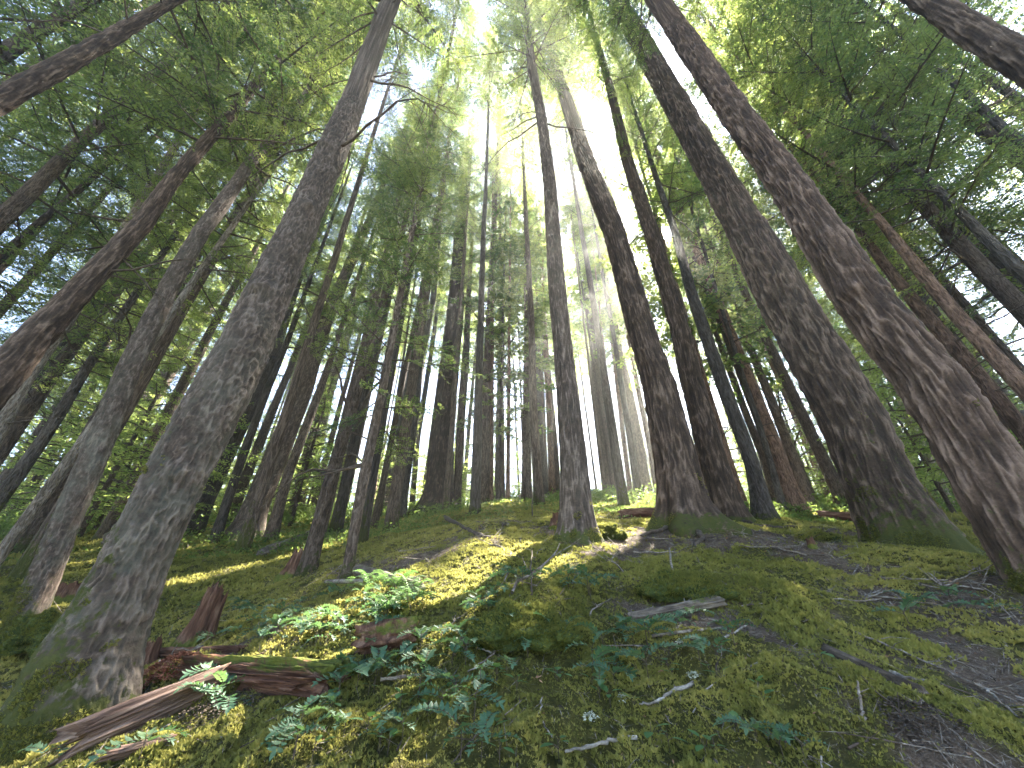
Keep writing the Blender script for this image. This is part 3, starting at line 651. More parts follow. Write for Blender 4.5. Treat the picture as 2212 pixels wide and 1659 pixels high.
# --- the forest behind: one cannot tell these trunks apart
FAR = 'hazy trunks of the forest beyond the crest'
def far_mesh(bark, seed):
    n = 10; rg = np.random.default_rng(seed); z = np.concatenate([[-.6], np.linspace(0, 28, 22)])
    P = np.stack([np.cumsum(rg.normal(0, .02, 23)), np.cumsum(rg.normal(0, .02, 23)), z], 1)
    return trunk_mesh(P, np.interp(z, [-.6, 0, 28], [.22, .21, .03]), dict(bark=bark, seed=seed, moss=.4, n=12, flare=.25))
FARM = [far_mesh(b, i) for i, b in enumerate(['hemlock', 'fir', 'fir', 'dark', 'hemlock', 'red'])]
def far_tree(x, y, sc, H, hb, rad, kind, label, group, nd=3, crown=True, mi=None):
    z = float(hm(x, y)); root = bpy.data.objects.new('forest_tree', None); C.objects.link(root); root.location = (x, y, z)
    root.rotation_euler = (rnd.gauss(0, .015), rnd.gauss(0, .015), rnd.uniform(0, 6.28)); tag(root, label, 'tree', group)
    me = FARM[mi] if mi is not None else rnd.choice(FARM); link('trunk', me, root, mat=Matrix.Diagonal((sc, sc, H/28., 1)))
    bpy.context.view_layer.update() if False else None
    Rm = root.rotation_euler.to_matrix(); i = rnd.randrange(5); s1, s2 = rad/CR, (H-hb)/CH
    o3 = np.array(root.location) + np.array(Rm @ Vector((0, 0, hb))); A = np.array(Rm) @ np.diag([s1, s1, s2])
    m2 = CM[kind][i]
    mid = o3+np.array(Rm @ Vector((0, 0, (H-hb)/2)))
    if near_gap(mid, (H-hb)/2+rad):
        c = carve(CROWN[kind][i], A, o3)
        if c is not None: m2 = crown_mesh('crown', c, 'leaf_bright' if kind == 'bright' else 'leaf')
    link('crown', m2, root, mat=Matrix.Translation((0, 0, hb)) @ Matrix.Diagonal((s1, s1, s2, 1)))
    for k in range(nd):
        az = rnd.uniform(0, 6.28); zz = rnd.uniform(2.5, hb+1)
        link('dead_branch', DEAD[rnd.randrange(1, 4)], root, mat=Matrix.Translation((math.cos(az)*.12*sc, math.sin(az)*.12*sc, zz)) @ Matrix.Rotation(az, 4, 'Z'))
    TREES.append((x, y, .3))
_u = LAMP[:2]/np.linalg.norm(LAMP[:2])
def blocks(x, y, H):
    d = np.array([x, y])-GP[:34, :2]; s_ = d@_u; pr = np.abs(d[:, 0]*_u[1]-d[:, 1]*_u[0]); zz = GP[:34, 2]+s_*math.tan(sun_el)
    return bool(np.any((s_ > 0) & (pr < .38) & (zz < float(h0(x, y))+H*.9)))
def free(x, y, dmin): return not blocks(x, y, 30) and all((x-a)**2+(y-b)**2 > dmin**2 for a, b, _ in TREES)
for k, (x, y, hb, H) in enumerate([(-2.4, 14.2, 12, 34), (-.5, 17.5, 14, 35), (-4.6, 13.4, 12, 33), (-3.4, 11.2, 15, 36), (.9, 13.2, 16, 36), (-6.0, 11.0, 12, 33), (2.9, 12.0, 16, 36), (4.6, 15.5, 13, 33), (-1.0, 10.6, 19, 38), (-5.6, 8.6, 16, 36), (-3.6, 6.6, 19, 38), (-8.2, 7.2, 12, 34), (7.0, 10.0, 16, 36), (-1.6, 20.5, 12, 34), (1.6, 19, 13, 33)]):
    if not free(x, y, .7): x += .8; y += .9
    far_tree(x, y, rnd.uniform(.55, .85), H, hb+4, 2.5, 'hi', 'tall conifer whose high crown closes the gap at the top centre', 'high crowns at the top centre', 6, mi=rnd.choice((0, 2, 3)))
cnt = 0; tries = 0
while cnt < 72 and tries < 9000:
    tries += 1; y = 15+23*rnd.random()**.9; x = rnd.uniform(-1.35, 1.35)*y
    if not free(x, y, 2.2): continue
    if y < 20 and abs(x) < .75*y: continue
    if abs(math.atan2(x, y)-sun_az) < .10 and y < 34 and rnd.random() < .6: continue
    far_tree(x, y, rnd.uniform(.45, 1.1), rnd.uniform(28, 36), rnd.uniform(9, 15)+(y-15)*.25, rnd.uniform(1.7, 2.6), 'lo', 'narrow hazy trunk among many in the forest beyond the crest', FAR, 3); cnt += 1
cnt = 0; tries = 0
while cnt < 50 and tries < 9000:
    tries += 1; y = rnd.uniform(17, 38); x = rnd.uniform(-.45, .75)*y
    if not free(x, y, 1.1): continue
    far_tree(x, y, rnd.uniform(.3, .5), rnd.uniform(24, 32), rnd.uniform(13, 19), rnd.uniform(1.2, 1.8), 'lo', 'narrow hazy trunk among many in the forest beyond the crest', FAR, 2); cnt += 1
cnt = 0; tries = 0
while cnt < 95 and tries < 9000:
    tries += 1; y = 35+45*rnd.random(); x = rnd.uniform(-1.35, 1.35)*y
    if not free(x, y, 3.5): continue
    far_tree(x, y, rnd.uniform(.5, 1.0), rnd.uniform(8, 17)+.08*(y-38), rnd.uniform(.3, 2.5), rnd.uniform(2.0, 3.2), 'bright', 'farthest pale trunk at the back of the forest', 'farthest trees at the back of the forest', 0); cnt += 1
# side trees whose boughs hang into the sides of the frame
for k, (x, y, hb, H) in enumerate([(-13, 6, 5, 20), (-16, 11, 4, 20), (-12, 12, 6, 22), (-20, 15, 3, 20), (-9.5, 14.5, 6, 22), (-17, 19, 3, 20),
                                   (11, 7, 7, 22), (14, 10, 5, 22), (10, 13, 8, 24), (18, 14, 4, 22), (14, 17, 6, 24), (20, 19, 4, 22), (8.5, 10.5, 10, 24), (-6, 9.5, 9, 22), (-13, 16, 5, 22)]):
    if not free(x, y, 1.0): x += 1.1; y += .8
    far_tree(x, y, rnd.uniform(.8, 1.2), H+1, hb+2, 2.4, 'hi', 'leafy conifer whose green boughs fill the %s side of the picture' % ('left' if x < 0 else 'right'), 'leafy conifers on the %s flank' % ('left' if x < 0 else 'right'), 8)

for az, r, hb, H in [(58, 9, 5, 26), (62, 12, 5, 26), (66, 10, 4, 25), (70, 13, 4, 24), (60, 16, 4, 26), (-64, 10, 5, 25), (-72, 9, 7, 26)]:
    x, y = r*math.sin(math.radians(az)), r*math.cos(math.radians(az))
    if not free(x, y, .8): x += .9
    far_tree(x, y, .7, H, hb, 3.2, 'hi', 'leafy conifer whose green boughs fill the %s side of the picture' % ('left' if x < 0 else 'right'), 'leafy conifers on the %s flank' % ('left' if x < 0 else 'right'), 8)
for x, y, H in [(5, 19, 30), (6.3, 24, 32), (4.2, 27, 32), (8, 30, 33), (7, 35, 34), (9.5, 38, 35), (11, 33, 34), (3, 33, 34), (5.6, 30, 33), (2.2, 24, 32), (10.5, 27, 33), (4.9, 37, 34)]:
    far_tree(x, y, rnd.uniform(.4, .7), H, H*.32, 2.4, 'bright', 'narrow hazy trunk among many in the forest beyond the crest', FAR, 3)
for k in range(26):
    sg = 1 if k < 16 else -1; az = math.radians(rnd.uniform(52, 74))*sg; r = rnd.uniform(9.5, 19); x, y = r*math.sin(az), r*math.cos(az)
    if not free(x, y, 1.6): continue
    far_tree(x, y, rnd.uniform(.6, 1.1), rnd.uniform(20, 28), rnd.uniform(3, 6), rnd.uniform(2.4, 3.2), 'hi', 'leafy conifer whose green boughs fill the %s side of the picture' % ('left' if x < 0 else 'right'), 'leafy conifers on the %s flank' % ('left' if x < 0 else 'right'), 8)
cnt = 0; tries = 0
while cnt < 26 and tries < 3000:
    tries += 1; y = rnd.uniform(9, 30); sd_ = rnd.choice((-1, 1, 1)); x = sd_*rnd.uniform(1.0, 1.5)*y
    if not free(x, y, 2.2): continue
    far_tree(x, y, rnd.uniform(.5, 1.1), rnd.uniform(18, 27), rnd.uniform(2.5, 7), rnd.uniform(2.2, 3.2), 'hi' if y < 16 else 'lo', 'hazy leafy conifer far out on the %s flank of the slope' % ('left' if x < 0 else 'right'), 'far leafy conifers on the %s flank' % ('left' if x < 0 else 'right'), 4); cnt += 1
# --- young hemlocks
def sapling(x, y, s, label, group):
    z = float(hm(x, y)); root = bpy.data.objects.new('young_hemlock', None); C.objects.link(root); root.location = (x, y, z); root.rotation_euler = (0, 0, rnd.uniform(0, 6.28))
    tag(root, label, 'young tree', group)
    mt = Matrix.Diagonal((.22*s, .22*s, 4.3*s/28, 1)); link('trunk', FARM[0], root, mat=mt)
    i = rnd.randrange(3); me = SAPM[i]; o3 = np.array([x, y, z+.5*s]); A = np.array(root.rotation_euler.to_matrix())*s
    if near_gap(o3+[0, 0, 2*s], 3*s):
        c = carve(SAP[i], A, o3)
        if c is not None: me = crown_mesh('young_and_sunlit_foliage', c, 'leaf_bright')
    link('crown', me, root, mat=Matrix.Translation((0, 0, .5*s)) @ Matrix.Scale(s, 4))
n_s = 0
for px, py, s in [(330, 1118, 1.5), (480, 1118, 1.4), (110, 1150, 1.6), (30, 1120, 1.9), (560, 1105, 1.6), (655, 1092, 1.5), (250, 1112, 1.8), (820, 1084, 1.2), (1900, 1100, 1.5), (2150, 1130, 1.6), (1980, 1100, 1.7)]:
    p = at(px, py, hm)
    if not free(p[0], p[1], .35): p = p+np.array([.7, .6, 0])
    sapling(float(p[0]), float(p[1]), s, 'feathery bright green young hemlock in the understory', 'young hemlocks between the trunks')
for k in range(1800):
    if n_s >= 175: break
    y = rnd.uniform(10, 44); x = rnd.uniform(-1.35, 1.35)*y
    if abs(x) < .55*y and y < 21: continue
    if not free(x, y, .8): continue
    s = rnd.uniform(.7, 2.1); sapling(x, y, s, 'feathery bright green young hemlock in the understory', 'young hemlocks between the trunks'); n_s += 1

# ------------------------------------------------------------------ haze (outside it: only the sky and the sun's disc)
if HAZE > 0:
    me = bpy.data.meshes.new('haze')
    x0, x1, y0, y1, z0, z1 = -160, 160, -60, 160, -25, 60
    vs = [(x, y, z) for z in (z0, z1) for (x, y) in ((x0, y0), (x1, y0), (x1, y1), (x0, y1))]
    me.from_pydata(vs, [], [(3, 2, 1, 0), (4, 5, 6, 7), (0, 1, 5, 4), (1, 2, 6, 5), (2, 3, 7, 6), (3, 0, 4, 7)])
    m = bpy.data.materials.new('forest_air'); m.use_nodes = True; t = m.node_tree; t.nodes.clear()
    out = t.nodes.new('ShaderNodeOutputMaterial'); pv = t.nodes.new('ShaderNodeVolumePrincipled')
    pv.inputs['Density'].default_value = HAZE; pv.inputs['Color'].default_value = (.95, .97, .93, 1); pv.inputs['Anisotropy'].default_value = .62
    t.links.new(pv.outputs[0], out.inputs['Volume']); me.materials.append(m)
    tag(link('haze', me), 'pale sunlit air between the far trunks', 'haze', kind='stuff')

# ------------------------------------------------------------------ moss tufts, litter, leafy cover
rg = np.random.default_rng(11)
def tuft_arrays(P, size, rg, nl=4, up=None):
    n = len(P); P = np.repeat(P, nl, 0); az = rg.uniform(0, 6.283, n*nl); el = rg.uniform(.25, 1.35, n*nl)
    t = np.stack([np.cos(az)*np.cos(el), np.sin(az)*np.cos(el), np.sin(el)], 1)
    if up is not None:
        t = t*.8 + np.repeat(up, nl, 0)*.9; t /= np.linalg.norm(t, axis=1)[:, None]
    nn = np.stack([-np.sin(az)*.3+rg.normal(0, .5, n*nl), rg.normal(0, .6, n*nl), np.ones(n*nl)], 1)
    ln = np.repeat(size, nl)*rg.uniform(.6, 1.3, n*nl)
    return leaf_quads(P, t, nn, ln, ln*.20)
def wedge(r0, r1, dens, half=1.12):
    n = int(half*(r1*r1-r0*r0)*dens); r = np.sqrt(rg.uniform(r0*r0, r1*r1, n)); a = rg.uniform(-half, half, n)
    return r*np.sin(a), r*np.cos(a)
V, T = [], []
for r0, r1, dens, sz in [(.9, 3, 15000, .016), (3, 6.5, 3800, .027), (6.5, 12, 700, .045), (12, 24, 110, .09)]:
    x, y = wedge(r0, r1, dens); mk = moss_mask(x, y); cl = .5+.5*fbm(x*5, y*5, 0, 61, 2)
    k = rg.random(len(x)) < (mk*1.1*(.45+cl))*sstep(-.42, -.12, cushion(x, y)+.12*(x*x+y*y > 40))+.02; x, y, mk, cl = x[k], y[k], mk[k], cl[k]
    z = h(x, y)+fine(x, y, mk)-.004; P = np.stack([x, y, z], 1)
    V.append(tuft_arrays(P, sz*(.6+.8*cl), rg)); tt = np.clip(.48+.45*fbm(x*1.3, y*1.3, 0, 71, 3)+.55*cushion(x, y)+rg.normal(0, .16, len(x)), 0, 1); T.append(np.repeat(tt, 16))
V = np.vstack(V); T = np.concatenate(T); print('moss quads', len(V)//4)
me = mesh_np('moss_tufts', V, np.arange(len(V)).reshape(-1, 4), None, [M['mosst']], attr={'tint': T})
tag(link('moss', me), 'green and yellow moss carpet on the forest floor', 'moss', kind='stuff')

V, T = [], []
for r0, r1, dens, l0, l1, w in [(1, 4, 3600, .02, .07, .0011), (1, 4, 500, .06, .2, .0018), (4, 9, 900, .05, .18, .0026), (4, 9, 110, .15, .45, .004), (9, 18, 50, .12, .5, .006)]:
    x, y = wedge(r0, r1, dens); mk = moss_mask(x, y); k = rg.random(len(x)) < (1-mk)*.8+.2; x, y, mk = x[k], y[k], mk[k]; n = len(x)
    P = np.stack([x, y, h(x, y)+fine(x, y, mk)+.004], 1); az = rg.uniform(0, 6.283, n)
    dx, dy = np.cos(az), np.sin(az); e = .05; sl_ = (h(x+dx*e, y+dy*e)-h(x, y))/e + rg.normal(.04, .12, n)
    t = np.stack([dx, dy, sl_], 1); t /= np.linalg.norm(t, axis=1)[:, None]
    L_ = rg.uniform(l0, l1, n); V.append(leaf_quads(P, t, np.stack([rg.normal(0, .3, n), rg.normal(0, .3, n), np.ones(n)], 1), L_, np.full(n, w)))
V = np.vstack(V); print('litter', len(V)//4)
V_ = V; me = mesh_np('needle_litter', V, np.arange(len(V)).reshape(-1, 4), None, [M['stick']])
tag(link('needle_litter', me), 'fine dead twigs and needles strewn over the ground', 'litter', kind='stuff')

V, T = [], []
for r0, r1, dens, sz in [(8.5, 14, 160, .05), (14, 30, 90, .09), (30, 60, 14, .2)]:
    x, y = wedge(r0, r1, dens); m = .5+.8*fbm(x*.35, y*.35, 0, 81, 3)+.25*(y > 16); k = (rg.random(len(x)) < np.clip(m, 0, 1)) & (y > 8); x, y = x[k], y[k]; n = len(x)
    hh = np.clip(.5+.8*fbm(x*.5, y*.5, 0, 91, 2), .1, 1)*(.28 if r0 < 14 else .8)
    P = np.stack([x, y, h(x, y)+hh*rg.random(n)+.02], 1); V.append(tuft_arrays(P, np.full(n, sz), rg, 5)*1.0); T.append(np.repeat(rg.random(n), 20))
V = np.vstack(V); T = np.concatenate(T); print('cover', len(V)//4)
me = mesh_np('leafy_ground_cover', V, np.arange(len(V)).reshape(-1, 4), None, [M['cover']], attr={'tint': T})
tag(link('leafy_ground_cover', me), 'low bright green leafy cover along the crest', 'ground cover', kind='stuff')

V = []
for r0, r1, dens, sz in [(1, 4, 420, .016), (4, 9, 90, .03), (9, 16, 20, .05)]:
    x, y = wedge(r0, r1, dens); mk = moss_mask(x, y); k = rg.random(len(x)) < .95-.6*mk; x, y, mk = x[k], y[k], mk[k]; n = len(x); az = rg.uniform(0, 6.283, n)
    t = np.stack([np.cos(az), np.sin(az), rg.normal(.3, .3, n)], 1); t /= np.linalg.norm(t, axis=1)[:, None]
    V.append(leaf_quads(np.stack([x, y, h(x, y)+fine(x, y, mk)+.005], 1), t, np.stack([rg.normal(0, .4, n), rg.normal(0, .4, n), np.ones(n)], 1), sz*rg.uniform(.5, 1.6, n), sz*rg.uniform(.12, .35, n)))
V = np.vstack(V); me = mesh_np('bark_flakes', V, np.arange(len(V)).reshape(-1, 4), None, [M['root'], M['deadleaf'], M['stick']], (rg.random(len(V)//4)*2.99).astype(int))
tag(link('bark_flakes', me), 'brown bark flakes and dead leaf bits lying on moss and litter', 'litter', kind='stuff')
# moss growing on the feet of the big trunks
for root, tm in MOSSY:
    n = len(tm.vertices); co = np.empty(n*3, np.float32); tm.vertices.foreach_get('co', co); co = co.reshape(-1, 3).astype(float)
    no = np.empty(n*3, np.float32); tm.vertices.foreach_get('normal', no); no = no.reshape(-1, 3).astype(float)
    mo = np.empty(n, np.float32); tm.attributes['moss'].data.foreach_get('value', mo)
    w = mo+.8*fbm(co[:, 0]*5, co[:, 1]*5, co[:, 2]*5, 3, 4); w = w-.5*sstep(.8, 2.4, co[:, 2]); idx = np.nonzero((w > .72) & (co[:, 2] > -.1))[0]
    if len(idx) < 50: continue
    idx = rg.choice(idx, min(16000, len(idx)*2)); P = co[idx]+rg.normal(0, .006, (len(idx), 3))
    v = tuft_arrays(P, rg.uniform(.008, .019, len(P)), rg, 3, up=no[idx])
    me = mesh_np('moss_patch', v, np.arange(len(v)).reshape(-1, 4), None, [M['mosst']], attr={'tint': np.repeat(np.clip(rg.normal(.22, .16, len(P)), 0, 1), 12)})
    link('moss_patch', me, root, loc=(0, 0, 0))

# ------------------------------------------------------------------ low plants
def leaflet(p, t, nrm, ln, wd, fold=.25, droop=.2, tint=.5):
    s = np.cross(nrm, t); s /= np.linalg.norm(s); nrm = np.cross(t, s)
    ks = [0, .22, .5, .78, 1]; ws = [.02, .8, 1, .62, 0.02]
    mid = [p+t*ln*k-nrm*droop*ln*k*k for k in ks]
    v = mid+[m+s*wd*w+nrm*wd*w*fold for m, w in zip(mid, ws)]+[m-s*wd*w+nrm*wd*w*fold for m, w in zip(mid, ws)]
    q = [[k, k+1, 6+k, 5+k] for k in range(4)]+[[k+1, k, 10+k, 11+k] for k in range(4)]
    return np.array(v), np.array(q)
def grape_frond(rs, L=.24, pairs=7):
    mb = MB(); el = rs.uniform(.5, .95); pts = []; p = np.zeros(3); n = 12
    for k in range(n+1):
        pts.append(p.copy()); a = el-k/n*rs.uniform(.9, 1.3); p = p+np.array([math.cos(a), 0, math.sin(a)])*L/n
    pts = np.array(pts); mb.add(*tube(pts, np.linspace(.0022, .001, n+1), 4), 1)
    for i in range(pairs):
        f = (.18+.78*i/(pairs-1))*n; k = min(int(f), n-1); c = pts[k]+(pts[k+1]-pts[k])*(f-k); t0 = pts[k+1]-pts[k]; t0 /= np.linalg.norm(t0)
        ln = L*(.26 if i else .2)*(1-.35*abs(i/(pairs-1)-.35))*rs.uniform(.9, 1.1)
        for sg in (-1, 1):
            t = t0*.45+np.array([0, sg, 0])*.9+rs.normal(0, .06, 3); t /= np.linalg.norm(t)
            nr = np.cross(t0, [0, 1, 0])*-1; nr = nr/np.linalg.norm(nr)+rs.normal(0, .12, 3)
            v, q = leaflet(c, t, nr, ln, ln*.24, .22, .25); mb.add(v, q, 0, rs.uniform(.2, .8))
    v, q = leaflet(pts[-1], t0, np.array([0, 0, 1.])+rs.normal(0, .05, 3), L*.22, L*.055); mb.add(v, q, 0, .5)
    return mb.mesh('frond', [M['grape'], M['twig']])
FR = [grape_frond(rg, L, p) for L, p in ((.20, 6), (.24, 7), (.28, 8), (.24, 8), (.17, 5))]
def tiny_frond(rs):    # small bright fern frond
    mb = MB(); L = .16; pts = np.array([[k/10*L, 0, .09*math.sin(k/10*2.2)] for k in range(11)]); mb.add(*tube(pts, np.linspace(.0015, .0007, 11), 3), 1)
    for i in range(14):
        f = .1+.88*i/13; c = np.array([f*L, 0, .09*math.sin(f*2.2)]); ln = .045*(1-f)**.6*min(1, f*4)+.008
        for sg in (-1, 1):
            t = np.array([.35, sg, .05]); t /= np.linalg.norm(t); v, q = leaflet(c, t, np.array([0, 0, 1.])+rs.normal(0, .1, 3), ln, .005, .1, .1); mb.add(v, q, 0, rs.uniform(.4, 1))
    return mb.mesh('frond', [M['oval'], M['twig']])
TF = [tiny_frond(rg) for _ in range(2)]
def stem_mesh():
    mb = MB(); mb.add(*tube([[0, 0, -.05], [.004, 0, .05], [0, .006, .12]], [.004, .003, .002], 5)); return mb.mesh('stem', [M['twig']])
STEM = stem_mesh()
def plant(px, py, meshes, n, label, group, name, cat, s=1., lift=.07):
    p = at(px, py, lambda x, y: h(x, y)+.02); root = bpy.data.objects.new(name, None); C.objects.link(root); root.location = [float(c) for c in p]
    root.rotation_euler = (0, 0, rnd.uniform(0, 6.28)); tag(root, label, cat, group)
    link('stem', STEM, root, mat=Matrix.Scale(max(lift, .03)/.12*s, 4))
    for k in range(n):
        az = 6.28*k/n+rnd.uniform(-.5, .5)
        link('frond', rnd.choice(meshes), root, mat=Matrix.Translation((0, 0, lift*s*rnd.uniform(.5, 1))) @ Matrix.Rotation(az, 4, 'Z') @ Matrix.Rotation(rnd.uniform(-.25, .25), 4, 'Y') @ Matrix.Rotation(rnd.uniform(-.3, .3), 4, 'X') @ Matrix.Scale(s*rnd.uniform(.75, 1.15), 4))
GL, GG = 'low shrub with blue-green toothed leaflets in fern-like rows in the moss', 'blue-green low shrubs spread over the moss'
pl = []
def zone(x0, x1, y0, y1, n, s=1., cond=None):
    k = 0
    while k < n:
        x, y = rnd.uniform(x0, x1), rnd.uniform(y0, y1)
        if cond and not cond(x, y): continue
        pl.append((x, y, s)); k += 1
zone(430, 860, 1310, 1395, 50, .62)
zone(700, 1090, 1290, 1400, 22, .62, lambda x, y: not (770 < x < 900 and y > 1350))
zone(700, 1080, 1400, 1500, 20, .62)
zone(430, 560, 1480, 1540, 6, .65)
zone(560, 1060, 1500, 1640, 14, .55)
zone(1080, 1420, 1260, 1500, 12, .6)
zone(1230, 1620, 1340, 1440, 9, .6)
pl += [(1400, 1395, .8), (1590, 1400, .7), (1640, 1615, .5), (1690, 1628, .55), (1740, 1640, .5), (1400, 1460, .6), (1270, 1275, .8), (1240, 1268, .7), (95, 1650, .6), (300, 1640, .6)]
zone(1950, 2180, 1300, 1360, 5, .8); zone(1000, 1300, 1240, 1290, 6, .7); zone(560, 760, 1170, 1300, 4, .7)
for x, y, s in pl: plant(x, y, FR, rnd.randint(2, 4), GL, GG, 'low_shrub', 'shrub', s, rnd.uniform(.05, .12))
for k in range(15): plant(rnd.uniform(720, 900), rnd.uniform(1270, 1325), TF, 5, 'small bright fern catching sun above the rotten log pieces', 'small bright ferns', 'small_fern', 'fern', 1.1, .03)
def oval_leaf(rs):
    mb = MB(); v, q = leaflet(np.array([.012, 0, .0]), np.array([1, 0, .1]), np.array([0, 0, 1.]), .042, .013, .15, .15); mb.add(v, q, 0, rs.uniform(.3, .9)); mb.add(*tube([[0, 0, -.01], [.013, 0, 0]], [.001, .001], 3), 1)
    return mb.mesh('leaf', [M['oval'], M['twig']])
OV = [oval_leaf(rg) for _ in range(3)]
for k in range(46):
    x, y = rnd.uniform(980, 1800), rnd.uniform(1400, 1650)
    if k < 18: x, y = rnd.uniform(620, 1100), rnd.uniform(1450, 1650)
    p = at(x, y); root = bpy.data.objects.new('seedling', None); C.objects.link(root); root.location = [float(c) for c in p]; tag(root, 'tiny seedling with smooth oval green leaves in the foreground moss', 'seedling', 'oval-leaved seedlings'); root.rotation_euler = (0, 0, rnd.uniform(0, 6.28))
    link('stem', STEM, root, mat=Matrix.Diagonal((.35, .35, .45, 1)))
    for j in range(rnd.randint(2, 4)): link('leaf', rnd.choice(OV), root, mat=Matrix.Translation((0, 0, .03+.006*j)) @ Matrix.Rotation(j*2.1+rnd.random(), 4, 'Z') @ Matrix.Rotation(rnd.uniform(-.5, .2), 4, 'Y') @ Matrix.Scale(rnd.uniform(.8, 1.5), 4))

# ------------------------------------------------------------------ logs, stumps, sticks
def log_obj(name, label, cat, A, B, ra, rb, mat, sd=1, flat=1., lift=.55, groove=.12, jag=.6, bend=.0, moss=0., n=64, group=None, gfreq=5):
    A = np.array(A, float); B = np.array(B, float); L = float(np.linalg.norm(B-A)); m = max(12, int(L/.02)); m = min(m, 160)
    u = np.linspace(0, 1, m); th = np.arange(n)*2*math.pi/n; U, Tt = np.meshgrid(u, th, indexing='ij')
    r = ra+(rb-ra)*U; c, s_ = np.cos(Tt), np.sin(Tt)
    g = fbm(c*gfreq*.6, s_*gfreq*.6, U*L*1.2, sd, 4); g2 = np.abs(fbm(c*gfreq*1.7, s_*gfreq*1.7, U*L*2.5, sd+3, 3))
    r = r*(1+groove*g-groove*1.3*g2+.12*vn(U*L*3, 0*U, 0*U, sd+7))
    ex = np.zeros_like(U); k0 = np.clip(1-U*m/6, 0, 1); k1 = np.clip(1-(1-U)*m/6, 0, 1)
    jg = fbm(c*3, s_*3, 0*U, sd+11, 4)*jag
    X = U*L; X = X-k0*jg*ra + k1*jg*rb
    r = r*np.where((U == 0) | (U == 1), .0, 1)*1.0
    X = np.where(U == 0, .35*ra, X); X = np.where(U == 1, L-.35*rb, X)
    bd = bend*np.sin(U*math.pi)
    v = np.stack([X, r*c+bd, r*s_*flat+bd*.3], -1).reshape(-1, 3)
    i, j = np.meshgrid(np.arange(m-1), np.arange(n), indexing='ij'); j2 = (j+1) % n
    q = np.stack([i*n+j, i*n+j2, (i+1)*n+j2, (i+1)*n+j], -1).reshape(-1, 4)[:, ::-1]
    mo = (moss*np.clip(s_+.4, 0, 1.2)*(.7+.6*fbm(U*L*3, c, s_, sd, 3))).ravel()
    me = mesh_np(name, v, q, None, [M[mat]], attr={'moss': mo}, smooth=True)
    d = Vector((B-A).tolist()).normalized(); y_ = Vector((0, 0, 1)).cross(d).normalized(); z_ = d.cross(y_)
    mt = Matrix((d, y_, z_)).transposed().to_4x4(); mt.translation = Vector([float(A[0]), float(A[1]), float(A[2])+lift*(ra+rb)/2*flat])
    o = bpy.data.objects.new(name, me); C.objects.link(o); o.matrix_world = mt; tag(o, label, cat, group); return o
def log_px(name, label, cat, a, b, ra, rb, mat, **k): return log_obj(name, label, cat, at(*a), at(*b), ra, rb, mat, **k)
log_px('split_log', 'weathered split log with brown lengthwise grain leaning at lower left', 'log', (150, 1640), (452, 1500), .085, .075, 'wood', sd=3, flat=.75, lift=1.0, groove=.26, jag=1.3, n=110, gfreq=7)
log_px('rotten_log', 'crumbling red rotten log behind the weathered split log', 'log', (400, 1458), (715, 1492), .085, .12, 'rot', sd=5, flat=.7, lift=.45, groove=.34, jag=1.2, moss=.5, n=160, gfreq=11)
log_px('wood_splinter', 'long grey splinter lying on top of the red rotten log', 'splinter', (440, 1478), (566, 1440), .018, .010, 'wood', sd=6, flat=.6, lift=7.5, groove=.4, jag=2)
log_px('bark_slab', 'broken wood slab in the bottom left below the split log', 'log', (225, 1652), (372, 1610), .045, .03, 'wood', sd=8, flat=.6, lift=.8, groove=.35, jag=1.5)
log_px('rotten_log', 'red rotten wood edge lying behind the chips beside the huge trunk', 'log', (330, 1418), (520, 1412), .045, .035, 'rot', sd=9, flat=.8, lift=.6, groove=.4, jag=1.5)
log_px('mossy_log', 'short brown mossy log piece among the blue-green shrubs', 'log', (775, 1412), (905, 1385), .115, .095, 'rotv', sd=11, flat=.8, lift=.55, groove=.3, jag=.8, moss=.85)
log_px('fallen_log', 'pale fallen log running downhill behind the lean grey-brown trunk', 'log', (560, 1205), (770, 1096), .12, .08, 'log', sd=13, lift=.5, moss=.3)
log_px('fallen_log', 'short fallen log with peeling bark beside the crooked thin trunk', 'log', (768, 1240), (905, 1288), .065, .05, 'log', sd=15, lift=.8, moss=.35)
log_px('fallen_log', 'bleached white log lying on the crest in the centre', 'log', (1124, 1078), (1187, 1076), .11, .14, 'whitestick', sd=17, lift=1.3)
log_px('fallen_log', 'red-brown log lying left of the broad fir with spreading roots', 'log', (1340, 1122), (1440, 1118), .10, .11, 'rot', sd=19, lift=1.0, moss=.2)
log_px('fallen_log', 'thin dark branch log below the sunlit ground left of the centre', 'log', (905, 1262), (700, 1262), .03, .02, 'stick', sd=21, lift=1)
log_px('fallen_log', 'lichen-spotted branch log lying below the dark mossy hummock', 'log', (1360, 1345), (1565, 1306), .026, .036, 'log', sd=23, lift=.8, moss=.45, groove=.3)
log_px('fallen_log', 'half-buried brown log at the right foreground slope', 'log', (1780, 1410), (2010, 1520), .025, .03, 'root', sd=25, lift=.8)
log_px('fallen_log', 'dark log on the sunlit ground near the right massive mossy fir', 'log', (1770, 1122), (1850, 1128), .09, .10, 'rot', sd=27, lift=1.1)
log_px('fallen_log', 'dark mossy log on the slope behind the huge grey trunk', 'log', (225, 1178), (330, 1205), .10, .08, 'log', sd=29, lift=.7, moss=.8)
log_px('gnarled_branch', 'pale gnarled branch stub beside the big moss mound', 'branch', (985, 1398), (1085, 1402), .016, .012, 'log', sd=31, lift=1.6, groove=.3)

